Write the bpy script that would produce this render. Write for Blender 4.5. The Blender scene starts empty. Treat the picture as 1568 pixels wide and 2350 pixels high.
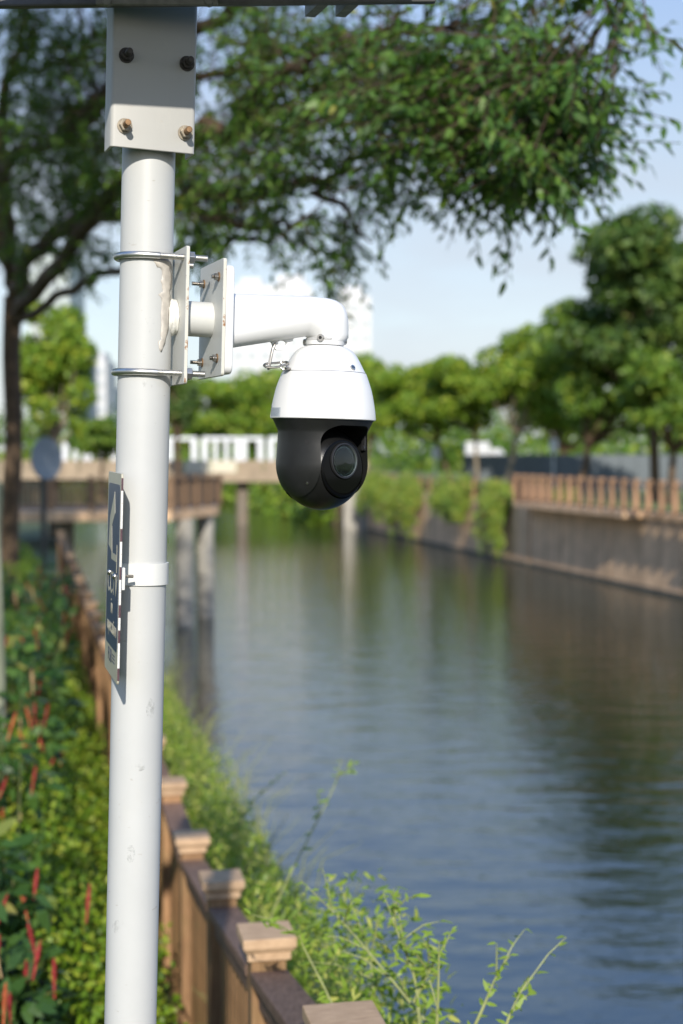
import bpy, bmesh, math, random
import numpy as np
from mathutils import Vector, Matrix

C = bpy.context.scene
R = math.radians
random.seed(7)
rng = np.random.default_rng(11)

# ------------------------------------------------------------------ camera, sky, sun, exposure
EYE = 5.1                       # metres above the water
FPX = 1568 / 24 * 50            # focal length in units of a 1568 px wide picture
PITCH = math.atan((1175 - 1040) / FPX)
cam_d = bpy.data.cameras.new('camera')
cam = bpy.data.objects.new('camera', cam_d)
C.collection.objects.link(cam)
C.camera = cam
cam.location = (0, 0, EYE)
cam.rotation_euler = (R(90) - PITCH, 0, 0)
cam_d.sensor_fit = 'HORIZONTAL'
cam_d.sensor_width = 24
cam_d.lens = 50
cam_d.clip_start = 0.05
cam_d.clip_end = 4000
cam_d.dof.use_dof = True
cam_d.dof.focus_distance = 2.10
cam_d.dof.aperture_fstop = 3.6

SUN_DIR = Vector((-0.045, 1.0, -0.52)).normalized()     # the way the light travels
sun_el = math.asin(-SUN_DIR.z)
sun_d = bpy.data.lights.new('sun', 'SUN')
sun_d.energy = 4.5
sun_d.angle = R(0.6)
sun_d.color = (1.0, 0.94, 0.85)
sun = bpy.data.objects.new('sun', sun_d)
C.collection.objects.link(sun)
sun.rotation_euler = SUN_DIR.to_track_quat('-Z', 'Y').to_euler()
sun.location = (0, -10, 20)

w = bpy.data.worlds.new('World')
C.world = w
w.use_nodes = True
wt = w.node_tree
wt.nodes.clear()
wo = wt.nodes.new('ShaderNodeOutputWorld')
bg = wt.nodes.new('ShaderNodeBackground')
bg.inputs['Strength'].default_value = 0.15
sky = wt.nodes.new('ShaderNodeTexSky')
sky.sky_type = 'NISHITA'
sky.sun_disc = False
sky.sun_elevation = sun_el
sky.sun_rotation = math.atan2(-SUN_DIR.x, -SUN_DIR.y)
sky.air_density = 1.0
sky.dust_density = 0.6
sky.ozone_density = 1.6
tc = wt.nodes.new('ShaderNodeTexCoord')
mp = wt.nodes.new('ShaderNodeMapping')
mp.inputs['Scale'].default_value = (1.6, 1.6, 6.0)
mp.inputs['Rotation'].default_value = (0.12, 0.1, 0.4)
nz = wt.nodes.new('ShaderNodeTexNoise')
nz.inputs['Scale'].default_value = 1.7
nz.inputs['Detail'].default_value = 6
nz.inputs['Roughness'].default_value = 0.55
rp = wt.nodes.new('ShaderNodeValToRGB')
rp.color_ramp.elements[0].position = 0.36
rp.color_ramp.elements[0].color = (0.62, 0.62, 0.62, 1)
rp.color_ramp.elements[1].position = 0.66
rp.color_ramp.elements[1].color = (0.97, 0.97, 0.97, 1)
mx = wt.nodes.new('ShaderNodeMix')
mx.data_type = 'RGBA'
cg = wt.nodes.new('ShaderNodeValToRGB')
cg.color_ramp.elements[0].position = 0.06
cg.color_ramp.elements[0].color = (0.42, 0.45, 0.49, 1)
cg.color_ramp.elements[1].position = 0.44
cg.color_ramp.elements[1].color = (0.15, 0.29, 0.64, 1)
e_ = cg.color_ramp.elements.new(0.20)
e_.color = (0.36, 0.40, 0.46, 1)
e_ = cg.color_ramp.elements.new(0.29)
e_.color = (0.27, 0.345, 0.50, 1)
c10 = wt.nodes.new('ShaderNodeVectorMath')
c10.operation = 'SCALE'
c10.inputs['Scale'].default_value = 10.0
wt.links.new(cg.outputs['Color'], c10.inputs[0])
wt.links.new(c10.outputs[0], mx.inputs['B'])
wt.links.new(tc.outputs['Generated'], mp.inputs['Vector'])
wt.links.new(mp.outputs[0], nz.inputs['Vector'])
wt.links.new(nz.outputs['Fac'], rp.inputs['Fac'])
sx_ = wt.nodes.new('ShaderNodeSeparateXYZ')
wt.links.new(tc.outputs['Generated'], sx_.inputs[0])
mr = wt.nodes.new('ShaderNodeMapRange')
mr.inputs['From Min'].default_value = 0.05
mr.inputs['From Max'].default_value = 0.55
mr.inputs['To Min'].default_value = 1.0
mr.inputs['To Max'].default_value = 0.80
wt.links.new(sx_.outputs['Z'], mr.inputs['Value'])
wt.links.new(sx_.outputs['Z'], cg.inputs['Fac'])
ml = wt.nodes.new('ShaderNodeMath')
ml.operation = 'MULTIPLY'
wt.links.new(rp.outputs['Color'], ml.inputs[0])
wt.links.new(mr.outputs[0], ml.inputs[1])
wt.links.new(ml.outputs[0], mx.inputs['Factor'])
wt.links.new(sky.outputs[0], mx.inputs['A'])
wt.links.new(mx.outputs['Result'], bg.inputs['Color'])
wt.links.new(bg.outputs[0], wo.inputs['Surface'])

C.view_settings.view_transform = 'Standard'
C.view_settings.look = 'None'
C.view_settings.exposure = 0.2
C.view_settings.gamma = 1.0
C.view_settings.use_curve_mapping = False
C.render.engine = 'CYCLES'
C.cycles.use_denoising = True
C.cycles.max_bounces = 8
C.cycles.transparent_max_bounces = 8
C.cycles.caustics_reflective = False
C.cycles.caustics_refractive = False
C.cycles.sample_clamp_indirect = 4.0


def at(px, py, Y):
    """point at depth Y seen at (px, py) of the picture, 1568 wide"""
    x = (px - 784) / FPX
    y = (1175 - py) / FPX
    cp, sp = math.cos(PITCH), math.sin(PITCH)
    d = Vector((x, cp + y * sp, -sp + y * cp))
    d *= Y / d.y
    return Vector((0, 0, EYE)) + d


# ------------------------------------------------------------------ helpers
def link(o):
    C.collection.objects.link(o)
    return o


def tag(o, label=None, cat=None, group=None, kind=None):
    if label: o['label'] = label
    if cat: o['category'] = cat
    if group: o['group'] = group
    if kind: o['kind'] = kind
    return o


def empty(name, mat, label=None, cat=None, group=None):
    o = bpy.data.objects.new(name, None)
    o.empty_display_size = 0.1
    link(o)
    o.matrix_world = mat if isinstance(mat, Matrix) else Matrix.Translation(Vector(mat))
    return tag(o, label, cat, group)


def add_mesh(name, me, mat, parent=None, smooth=False, kind=None):
    o = bpy.data.objects.new(name, me)
    if mat is not None and not me.materials:
        me.materials.append(mat)
    if smooth:
        me.polygons.foreach_set('use_smooth', [True] * len(me.polygons))
    link(o)
    if parent is not None:
        o.parent = parent
    if kind:
        o['kind'] = kind
    return o


class MB:
    def __init__(s):
        s.v, s.f = [], []

    def add(s, verts, faces, M=None):
        n = len(s.v)
        s.v += [tuple(M @ Vector(p)) if M else tuple(p) for p in verts]
        s.f += [tuple(i + n for i in f) for f in faces]
        return s

    def box(s, c, size, M=None, rz=0):
        hx, hy, hz = [k / 2 for k in size]
        vs = [Vector((sx * hx, sy * hy, sz * hz)) for sz in (-1, 1) for sy in (-1, 1) for sx in (-1, 1)]
        Q = Matrix.Translation(Vector(c)) @ Matrix.Rotation(rz, 4, 'Z')
        vs = [Q @ p for p in vs]
        return s.add(vs, [(0, 2, 3, 1), (4, 5, 7, 6), (0, 1, 5, 4), (2, 6, 7, 3), (0, 4, 6, 2), (1, 3, 7, 5)], M)

    def bar(s, a, b, wd, ht, up=(0, 0, 1)):
        """rectangular bar from a to b: wd sideways, ht along up"""
        a, b = Vector(a), Vector(b)
        d = (b - a).normalized()
        sd = d.cross(Vector(up)).normalized()
        u = sd.cross(d)
        vs = [p + sd * wd / 2 * i + u * ht / 2 * j for p in (a, b) for j in (-1, 1) for i in (-1, 1)]
        return s.add(vs, [(0, 1, 3, 2), (4, 6, 7, 5), (0, 4, 5, 1), (2, 3, 7, 6), (0, 2, 6, 4), (1, 5, 7, 3)])

    def tube(s, pts, rads, n=12, caps=True):
        pts = [Vector(p) for p in pts]
        if not isinstance(rads, (list, tuple)):
            rads = [rads] * len(pts)
        base = len(s.v)
        up = None
        for i, p in enumerate(pts):
            t = (pts[min(i + 1, len(pts) - 1)] - pts[max(i - 1, 0)]).normalized()
            if up is None:
                up = Vector((0, 0, 1)) if abs(t.z) < 0.9 else Vector((1, 0, 0))
            a = t.cross(up).normalized()
            up = a.cross(t).normalized()
            for k in range(n):
                th = 2 * math.pi * k / n
                s.v.append(tuple(p + (a * math.cos(th) + up * math.sin(th)) * rads[i]))
        for i in range(len(pts) - 1):
            for k in range(n):
                k2 = (k + 1) % n
                s.f.append((base + i * n + k, base + i * n + k2, base + (i + 1) * n + k2, base + (i + 1) * n + k))
        if caps:
            s.f.append(tuple(base + k for k in reversed(range(n))))
            s.f.append(tuple(base + (len(pts) - 1) * n + k for k in range(n)))
        return s

    def cyl(s, a, b, r, n=24):
        return s.tube([a, b], [r, r], n)

    def lathe(s, prof, n=48, M=None, cap0=False, cap1=False):
        base = len(s.v)
        for r, z in prof:
            for k in range(n):
                th = 2 * math.pi * k / n
                p = Vector((r * math.cos(th), r * math.sin(th), z))
                s.v.append(tuple(M @ p if M else p))
        for i in range(len(prof) - 1):
            for k in range(n):
                k2 = (k + 1) % n
                s.f.append((base + i * n + k, base + i * n + k2, base + (i + 1) * n + k2, base + (i + 1) * n + k))
        if cap0: s.f.append(tuple(base + k for k in reversed(range(n))))
        if cap1: s.f.append(tuple(base + (len(prof) - 1) * n + k for k in range(n)))
        return s

    def prism(s, poly, h, M=None):
        """polygon in the xy plane extruded along z from 0 to h"""
        n = len(poly)
        vs = [(x, y, 0) for x, y in poly] + [(x, y, h) for x, y in poly]
        fs = [tuple(reversed(range(n))), tuple(range(n, 2 * n))]
        fs += [(i, (i + 1) % n, n + (i + 1) % n, n + i) for i in range(n)]
        return s.add(vs, fs, M)

    def mesh(s, name):
        me = bpy.data.meshes.new(name)
        me.from_pydata(s.v, [], s.f)
        me.validate()
        bm = bmesh.new()
        bm.from_mesh(me)
        bmesh.ops.recalc_face_normals(bm, faces=bm.faces)
        bm.to_mesh(me)
        bm.free()
        return me

    def obj(s, name, mat, parent=None, smooth=False, bevel=0, seg=2, kind=None, angle=None):
        o = add_mesh(name, s.mesh(name), mat, parent, smooth, kind)
        if bevel:
            m = o.modifiers.new('bevel', 'BEVEL')
            m.width = bevel
            m.segments = seg
            m.limit_method = 'ANGLE'
            m.angle_limit = R(40)
        if smooth:
            sharp_edges(o.data, angle or 35)
        return o


def sharp_edges(me, deg):
    bm = bmesh.new()
    bm.from_mesh(me)
    for e in bm.edges:
        if len(e.link_faces) == 2 and e.calc_face_angle(0) > R(deg):
            e.smooth = False
    bm.to_mesh(me)
    bm.free()


def rrect(w_, h_, r, n=5, cx=0, cy=0):
    pts = []
    for (sx, sy, a0) in ((1, 1, 0), (-1, 1, 90), (-1, -1, 180), (1, -1, 270)):
        for k in range(n + 1):
            a = R(a0 + 90 * k / n)
            pts.append((cx + sx * (w_ / 2 - r) + r * math.cos(a), cy + sy * (h_ / 2 - r) + r * math.sin(a)))
    return pts


def hexbar(mb, a, b, r):
    return mb.tube([a, b], [r, r], 6)


# ------------------------------------------------------------------ materials
def nt(name):
    m = bpy.data.materials.new(name)
    m.use_nodes = True
    t = m.node_tree
    b = t.nodes['Principled BSDF']
    return m, t, b


def ramp(t, fac, stops):
    r = t.nodes.new('ShaderNodeValToRGB')
    el = r.color_ramp.elements
    while len(el) < len(stops): el.new(0.5)
    for e, (p, c) in zip(el, stops):
        e.position = p
        e.color = (*c, 1)
    t.links.new(fac, r.inputs['Fac'])
    return r.outputs['Color']


def noise(t, scale, detail=4, rough=0.55, stretch=None, coord='Object'):
    c = t.nodes.new('ShaderNodeTexCoord')
    m = t.nodes.new('ShaderNodeMapping')
    if stretch: m.inputs['Scale'].default_value = stretch
    t.links.new(c.outputs[coord], m.inputs['Vector'])
    n = t.nodes.new('ShaderNodeTexNoise')
    n.inputs['Scale'].default_value = scale
    n.inputs['Detail'].default_value = detail
    n.inputs['Roughness'].default_value = rough
    t.links.new(m.outputs[0], n.inputs['Vector'])
    return n.outputs['Fac']


def bump(t, b, fac, strength, dist):
    n = t.nodes.new('ShaderNodeBump')
    n.inputs['Strength'].default_value = strength
    n.inputs['Distance'].default_value = dist
    t.links.new(fac, n.inputs['Height'])
    t.links.new(n.outputs[0], b.inputs['Normal'])


def mixc(t, fac, a, b_, blend='MIX'):
    n = t.nodes.new('ShaderNodeMix')
    n.data_type = 'RGBA'
    n.blend_type = blend
    for k, v in (('Factor', fac), ('A', a), ('B', b_)):
        if isinstance(v, (int, float)): n.inputs[k].default_value = v
        elif isinstance(v, tuple): n.inputs[k].default_value = (*v, 1)
        else: t.links.new(v, n.inputs[k])
    return n.outputs['Result']


def simple(name, col, rough=0.5, metal=0.0, var=0.12, scale=20, bmp=0, bdist=0.001, stretch=None, spec=0.5, coat=0):
    m, t, b = nt(name)
    f = noise(t, scale, 5, 0.6, stretch)
    lo = tuple(c * (1 - var) for c in col)
    hi = tuple(min(1, c * (1 + var)) for c in col)
    t.links.new(ramp(t, f, [(0.3, lo), (0.7, hi)]), b.inputs['Base Color'])
    b.inputs['Roughness'].default_value = rough
    b.inputs['Metallic'].default_value = metal
    b.inputs['Specular IOR Level'].default_value = spec
    b.inputs['Coat Weight'].default_value = coat
    if bmp: bump(t, b, f, bmp, bdist)
    return m


def painted(name, col, rough=0.35, specks=True, rust=0.0, bmp=0.05):
    """painted steel: faint dirt clouds, small dark scuffs, optional rust"""
    m, t, b = nt(name)
    f1 = noise(t, 9, 6, 0.62)
    base = ramp(t, f1, [(0.35, tuple(c * 0.95 for c in col)), (0.65, col)])
    if specks:
        f2 = noise(t, 60, 3, 0.5, (1, 1, 2.4))
        k = ramp(t, f2, [(0.70, (0, 0, 0)), (0.76, (1, 1, 1))])
        base = mixc(t, k, base, (0.42, 0.40, 0.36))
        f4 = noise(t, 5, 8, 0.7, (1.5, 1.5, 0.5))
        k4 = ramp(t, f4, [(0.57, (0, 0, 0)), (0.82, (0.6, 0.6, 0.6))])
        base = mixc(t, k4, base, (0.55, 0.53, 0.47))
    if rust:
        f3 = noise(t, 38, 6, 0.7)
        k = ramp(t, f3, [(1 - rust - 0.06, (0, 0, 0)), (1 - rust, (1, 1, 1))])
        base = mixc(t, k, base, (0.28, 0.13, 0.05))
    t.links.new(base, b.inputs['Base Color'])
    b.inputs['Roughness'].default_value = rough
    f5 = noise(t, 350, 2, 0.5)
    bump(t, b, f5, bmp, 0.0004)
    return m


M_POLE = painted('white_pole_paint', (0.525, 0.53, 0.512), 0.42)
M_BOX = painted('grey_cover_paint', (0.44, 0.436, 0.41), 0.42, bmp=0.12)
M_PLATE = painted('bracket_paint', (0.60, 0.605, 0.575), 0.4, rust=0.26)
M_EDGE = painted('rusty_edge_paint', (0.62, 0.60, 0.52), 0.55, rust=0.345)
M_CAM = simple('white_camera_enamel', (0.74, 0.74, 0.73), 0.32, var=0.015, scale=6)
M_BAND = painted('band_paint', (0.72, 0.72, 0.68), 0.4)
M_STEEL = simple('zinc_steel', (0.66, 0.65, 0.62), 0.36, 1.0, 0.18, 60)
M_NUTS = simple('dull_nut_steel', (0.30, 0.26, 0.20), 0.5, 0.5, 0.35, 120)
M_STAIN = simple('stainless_steel', (0.48, 0.45, 0.41), 0.3, 1.0, 0.2, 90)
M_RUSTB = simple('rusty_bolt', (0.25, 0.15, 0.075), 0.6, 0.55, 0.4, 160, 0.3, 0.0006)
M_DKBOLT = simple('dark_bolt', (0.045, 0.04, 0.033), 0.5, 0.4, 0.4, 160)
M_BLK = simple('black_housing', (0.013, 0.0135, 0.013), 0.40, 0, 0.18, 30, spec=0.38)
_m, _t, _b = M_BLK, M_BLK.node_tree, M_BLK.node_tree.nodes['Principled BSDF']
bump(_t, _b, noise(_t, 900, 2, 0.5), 0.22, 0.0004)
M_BLK2 = simple('black_ball', (0.0075, 0.0075, 0.0075), 0.36, 0, 0.1, 30, spec=0.38)
bump(M_BLK2.node_tree, M_BLK2.node_tree.nodes['Principled BSDF'], noise(M_BLK2.node_tree, 900, 2, 0.5), 0.15, 0.0004)
M_GLOSS = simple('gloss_black_window', (0.003, 0.003, 0.003), 0.10, 0, 0.1, 10, spec=0.15)
M_RING = simple('lens_ring', (0.045, 0.045, 0.047), 0.28, 0.5, 0.1, 10)
M_INNER = simple('lens_inside', (0.12, 0.145, 0.138), 0.32, 0.3, 0.1, 10)
M_HOLE = simple('dark_recess', (0.004, 0.004, 0.004), 0.7)
M_TAPE = simple('old_tape', (0.53, 0.49, 0.43), 0.45, 0, 0.22, 55, 0.6, 0.002)
M_CAULK = simple('white_sealant', (0.80, 0.79, 0.74), 0.45, 0, 0.1, 60, 0.5, 0.003)
M_BLUE = simple('sign_blue', (0.028, 0.045, 0.12), 0.3, 0, 0.05, 10)
M_CREAM = simple('sign_cream', (0.50, 0.47, 0.36), 0.35, 0, 0.05, 10)
M_SIGNW = simple('sign_edge_white', (0.72, 0.70, 0.66), 0.5, 0, 0.1, 200)
M_SIGND = simple('sign_edge_dark', (0.07, 0.03, 0.04), 0.5, 0, 0.4, 200)
M_INK = simple('sign_ink', (0.07, 0.08, 0.12), 0.4)
M_PRINT = simple('sticker_print', (0.20, 0.25, 0.31), 0.4)
M_STICK = simple('grey_sticker', (0.50, 0.54, 0.57), 0.35, 0, 0.05, 40)
M_ROOF = simple('grey_roof_steel', (0.19, 0.19, 0.175), 0.5, 0.2, 0.3, 45, 0.3, 0.001)
M_ROOFD = simple('dark_roof_steel', (0.10, 0.10, 0.10), 0.5, 0.2, 0.25, 30)

m, t, b = nt('lens_glass')
b.inputs['Transmission Weight'].default_value = 1.0
b.inputs['Roughness'].default_value = 0.02
b.inputs['IOR'].default_value = 1.35
b.inputs['Base Color'].default_value = (0.86, 0.95, 0.93, 1)
M_GLASS = m


def wood(name, dark, light, algae=0.0, stretch=(14, 14, 1.2)):
    m, t, b = nt(name)
    f = noise(t, 7, 7, 0.65, stretch)
    c = ramp(t, f, [(0.28, dark), (0.72, light)])
    f2 = noise(t, 3.0, 4, 0.6)
    c = mixc(t, ramp(t, f2, [(0.45, (0, 0, 0)), (0.8, (0.6, 0.6, 0.6))]), c, tuple(x * 0.55 for x in light))
    if algae:
        f3 = noise(t, 2.2, 5, 0.65)
        c = mixc(t, ramp(t, f3, [(0.5, (0, 0, 0)), (0.75, (algae, algae, algae))]), c, (0.13, 0.14, 0.035))
    oi = t.nodes.new('ShaderNodeObjectInfo')
    k = ramp(t, oi.outputs['Random'], [(0, (0.72, 0.72, 0.72)), (1, (1.12, 1.1, 1.08))])
    c = mixc(t, 1.0, c, k, 'MULTIPLY')
    t.links.new(c, b.inputs['Base Color'])
    b.inputs['Roughness'].default_value = 0.7
    b.inputs['Specular IOR Level'].default_value = 0.3
    bump(t, b, f, 0.5, 0.002)
    return m


M_SLAT = wood('fence_slat_wood', (0.26, 0.13, 0.058), (0.56, 0.32, 0.15), 0.45)
M_POST = wood('fence_post_wood', (0.25, 0.13, 0.062), (0.50, 0.30, 0.155), 0.55)
M_CAP = wood('fence_cap_wood', (0.36, 0.235, 0.14), (0.60, 0.42, 0.265), 0.1, (3, 14, 3))
M_RAIL = wood('fence_rail_wood', (0.13, 0.078, 0.055), (0.30, 0.19, 0.14), 0.0, (14, 1.2, 14))
M_FARW = wood('far_fence_wood', (0.29, 0.165, 0.09), (0.50, 0.30, 0.175), 0.3)
M_DECKW = wood('deck_fence_wood', (0.14, 0.085, 0.05), (0.34, 0.22, 0.13), 0.5)
M_FARD = wood('far_dark_wood', (0.10, 0.06, 0.04), (0.2, 0.12, 0.08), 0.4)


def concrete(name, col, streak=0.5, algae=0.2):
    m, t, b = nt(name)
    f = noise(t, 1.2, 8, 0.65)
    c = ramp(t, f, [(0.3, tuple(x * 0.7 for x in col)), (0.7, tuple(x * 1.15 for x in col))])
    f2 = noise(t, 1.1, 5, 0.6, (1.6, 1.6, 0.10))
    c = mixc(t, ramp(t, f2, [(0.42, (0, 0, 0)), (0.68, (streak, streak, streak))]), c, tuple(x * 0.22 for x in col))
    f3 = noise(t, 0.9, 5, 0.6)
    c = mixc(t, ramp(t, f3, [(0.5, (0, 0, 0)), (0.8, (algae, algae, algae))]), c, (0.16, 0.09, 0.05))
    t.links.new(c, b.inputs['Base Color'])
    b.inputs['Roughness'].default_value = 0.85
    bump(t, b, noise(t, 14, 6, 0.7), 0.4, 0.01)
    return m


M_CONC = concrete('stained_concrete', (0.80, 0.53, 0.31), 0.5, 0.3)
M_PIERSHADE = concrete('shaded_pier_concrete', (0.24, 0.20, 0.15), 0.5, 0.4)  # darker concrete colour stands in for shade on the bridge piers
M_DAMP = concrete('damp_footing', (0.10, 0.095, 0.075), 0.5, 0.2)
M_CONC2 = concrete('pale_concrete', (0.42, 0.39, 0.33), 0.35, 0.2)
M_BEAM = concrete('buff_concrete', (0.40, 0.31, 0.21), 0.25, 0.3)
M_WHITE = simple('white_facade', (0.58, 0.58, 0.575), 0.6, 0, 0.05, 0.5)
M_PGREEN = simple('greenish_facade', (0.45, 0.50, 0.47), 0.6, 0, 0.1, 0.5)
M_WIN = simple('far_window', (0.42, 0.46, 0.48), 0.2, 0, 0.1, 0.5)
M_CREAMW = simple('cream_wall_panel', (0.62, 0.56, 0.42), 0.6, 0, 0.05, 0.5)
M_HOARD = simple('grey_hoarding', (0.115, 0.135, 0.145), 0.6, 0, 0.25, 0.7, stretch=(1, 1, 0.3))
M_WPAINT = simple('white_railing_paint', (0.74, 0.75, 0.75), 0.45, 0, 0.06, 2)
M_SIGNBACK = simple('grey_disc_back', (0.30, 0.33, 0.35), 0.45, 0.0, 0.08, 3)
M_DARKPOLE = simple('dark_post_paint', (0.06, 0.06, 0.055), 0.5)
M_TYRE = simple('tyre_rubber', (0.02, 0.02, 0.02), 0.8)


def bark(name, dark, light):
    m, t, b = nt(name)
    f = noise(t, 6, 7, 0.65, (2, 2, 0.7))
    t.links.new(ramp(t, f, [(0.3, dark), (0.7, light)]), b.inputs['Base Color'])
    b.inputs['Roughness'].default_value = 0.85
    bump(t, b, f, 0.7, 0.02)
    return m


M_BARK = bark('tree_bark', (0.05, 0.033, 0.021), (0.15, 0.095, 0.052))
M_TWIG = bark('twig_bark', (0.035, 0.022, 0.014), (0.085, 0.048, 0.028))
M_BARKP = bark('pale_bark', (0.16, 0.125, 0.08), (0.32, 0.26, 0.18))
M_BARKG = bark('greenish_bark', (0.13, 0.15, 0.09), (0.33, 0.34, 0.24))


def leafmat(name, stops, trans=0.35, rough=0.45, spec=0.4):
    m, t, b = nt(name)
    g = t.nodes.new('ShaderNodeNewGeometry')
    c = ramp(t, g.outputs['Random Per Island'], stops)
    t.links.new(c, b.inputs['Base Color'])
    b.inputs['Roughness'].default_value = rough
    b.inputs['Specular IOR Level'].default_value = spec
    tr = t.nodes.new('ShaderNodeBsdfTranslucent')
    t.links.new(mixc(t, 0.6, c, (0.20, 0.30, 0.02)), tr.inputs['Color'])
    ms = t.nodes.new('ShaderNodeMixShader')
    ms.inputs[0].default_value = trans
    t.links.new(b.outputs[0], ms.inputs[1])
    t.links.new(tr.outputs[0], ms.inputs[2])
    t.links.new(ms.outputs[0], t.nodes['Material Output'].inputs['Surface'])
    return m


M_LEAF = leafmat('canopy_leaf', [(0, (0.039, 0.097, 0.017)), (0.6, (0.088, 0.186, 0.028)), (0.92, (0.147, 0.255, 0.035)), (0.985, (0.17, 0.26, 0.035)), (1, (0.34, 0.32, 0.04))], 0.40)
M_TREE_A = leafmat('bright_tree_leaf', [(0, (0.098, 0.188, 0.017)), (0.7, (0.225, 0.356, 0.030)), (1, (0.450, 0.484, 0.048))], 0.3)
M_TREE_B = leafmat('mid_tree_leaf', [(0, (0.068, 0.143, 0.018)), (0.7, (0.152, 0.261, 0.029)), (1, (0.304, 0.359, 0.046))], 0.28)
M_TREE_C = leafmat('dark_tree_leaf', [(0, (0.040, 0.086, 0.018)), (0.7, (0.091, 0.165, 0.028)), (1, (0.200, 0.251, 0.044))], 0.22)
M_WEED = leafmat('weed_leaf', [(0, (0.104, 0.195, 0.018)), (0.6, (0.260, 0.378, 0.042)), (1, (0.520, 0.525, 0.120))], 0.4)
M_COVER = leafmat('groundcover_leaf', [(0, (0.075, 0.158, 0.012)), (0.6, (0.189, 0.314, 0.018)), (1, (0.428, 0.470, 0.052))], 0.35)
M_SHRUB = leafmat('shrub_leaf', [(0, (0.022, 0.065, 0.014)), (0.6, (0.055, 0.125, 0.025)), (0.92, (0.10, 0.19, 0.03)), (1, (0.30, 0.27, 0.07))], 0.3)
M_VINE = leafmat('vine_leaf', [(0, (0.101, 0.187, 0.020)), (0.6, (0.230, 0.346, 0.040)), (0.95, (0.432, 0.432, 0.053)), (1, (0.317, 0.144, 0.040))], 0.3)
M_STALK = simple('weed_stalk', (0.26, 0.28, 0.10), 0.6, 0, 0.25, 30)
M_STALKD = simple('shrub_stalk', (0.10, 0.12, 0.04), 0.7, 0, 0.25, 30)
M_RED = simple('red_flower', (0.36, 0.045, 0.045), 0.5, 0, 0.35, 60)
M_RED2 = simple('orange_flower', (0.48, 0.12, 0.05), 0.5, 0, 0.35, 60)
M_DRY = simple('dry_bract', (0.48, 0.33, 0.17), 0.7, 0, 0.3, 60)

m, t, b = nt('soil_ground')
f = noise(t, 0.8, 8, 0.65)
t.links.new(ramp(t, f, [(0.35, (0.035, 0.055, 0.015)), (0.7, (0.085, 0.105, 0.03))]), b.inputs['Base Color'])
b.inputs['Roughness'].default_value = 0.95
M_SOIL = m
m, t, b = nt('path_paving')
f = noise(t, 0.5, 8, 0.65)
t.links.new(ramp(t, f, [(0.35, (0.10, 0.14, 0.03)), (0.6, (0.17, 0.20, 0.05)), (0.75, (0.24, 0.20, 0.12))]), b.inputs['Base Color'])
b.inputs['Roughness'].default_value = 0.95
M_LAWN = m

m, t, b = nt('river_water')
b.inputs['Base Color'].default_value = (0.022, 0.027, 0.013, 1)
b.inputs['Roughness'].default_value = 0.06
b.inputs['IOR'].default_value = 1.78
b.inputs['Specular IOR Level'].default_value = 1.0
f1 = noise(t, 1.5, 3, 0.5, (0.45, 1.0, 1))
f2 = noise(t, 7.0, 3, 0.55, (0.5, 1.0, 1))
ad = t.nodes.new('ShaderNodeMath')
ad.operation = 'MULTIPLY_ADD'
ad.inputs[1].default_value = 0.22
t.links.new(f2, ad.inputs[0])
t.links.new(f1, ad.inputs[2])
bump(t, b, ad.outputs[0], 0.42, 0.10)
b.inputs['Specular Tint'].default_value = (0.90, 0.97, 1.0, 1)
M_WATER = m


# ------------------------------------------------------------------ foliage arrays
def unit(a):
    return a / np.maximum(np.linalg.norm(a, axis=1, keepdims=True), 1e-9)


def rand_dirs(n):
    return unit(rng.normal(size=(n, 3)))


def leaf_mesh(name, P, D, N, Lg, Wd, simple_=False, droop=0.12):
    """leaves at P, pointing along D, facing N; Lg, Wd arrays or floats"""
    n = len(P)
    D = unit(D)
    S = unit(np.cross(D, N))
    U = np.cross(S, D)
    Lg = np.broadcast_to(np.asarray(Lg, float), (n,))[:, None]
    Wd = np.broadcast_to(np.asarray(Wd, float), (n,))[:, None]
    if simple_:
        V = np.stack([P, P + D * Lg * .5 + S * Wd * .5 + U * Lg * .06, P + D * Lg, P + D * Lg * .5 - S * Wd * .5 + U * Lg * .06], 1)
        F = (np.arange(n)[:, None] * 4 + np.array([0, 1, 2, 3])).tolist()
    else:
        V = np.stack([P,
                      P + D * Lg * .33 + S * Wd * .46 + U * Wd * .14, P + D * Lg * .33 - S * Wd * .46 + U * Wd * .14,
                      P + D * Lg * .70 + S * Wd * .34 - U * Lg * droop * .4, P + D * Lg * .70 - S * Wd * .34 - U * Lg * droop * .4,
                      P + D * Lg - U * Lg * droop], 1)
        k = np.arange(n)[:, None] * 6
        F = (k + np.array([0, 1, 2])).tolist() + (k + np.array([1, 3, 4, 2])).tolist() + (k + np.array([3, 5, 4])).tolist()
    me = bpy.data.meshes.new(name)
    me.from_pydata(V.reshape(-1, 3).tolist(), [], F)
    return me


def clump_points(blobs, n, shell=0.55):
    """points in a set of blobs (centre, radii) weighted by volume, biased to the outside"""
    w_ = np.array([b_[1][0] * b_[1][1] * b_[1][2] for b_ in blobs]) ** 0.75
    idx = rng.choice(len(blobs), n, p=w_ / w_.sum())
    cs = np.array([list(b_[0]) for b_ in blobs])[idx]
    rs = np.array([list(b_[1]) for b_ in blobs])[idx]
    d = rand_dirs(n)
    r = (shell + (1 - shell) * rng.random(n)) ** 0.8
    return cs + d * rs * r[:, None], d


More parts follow.
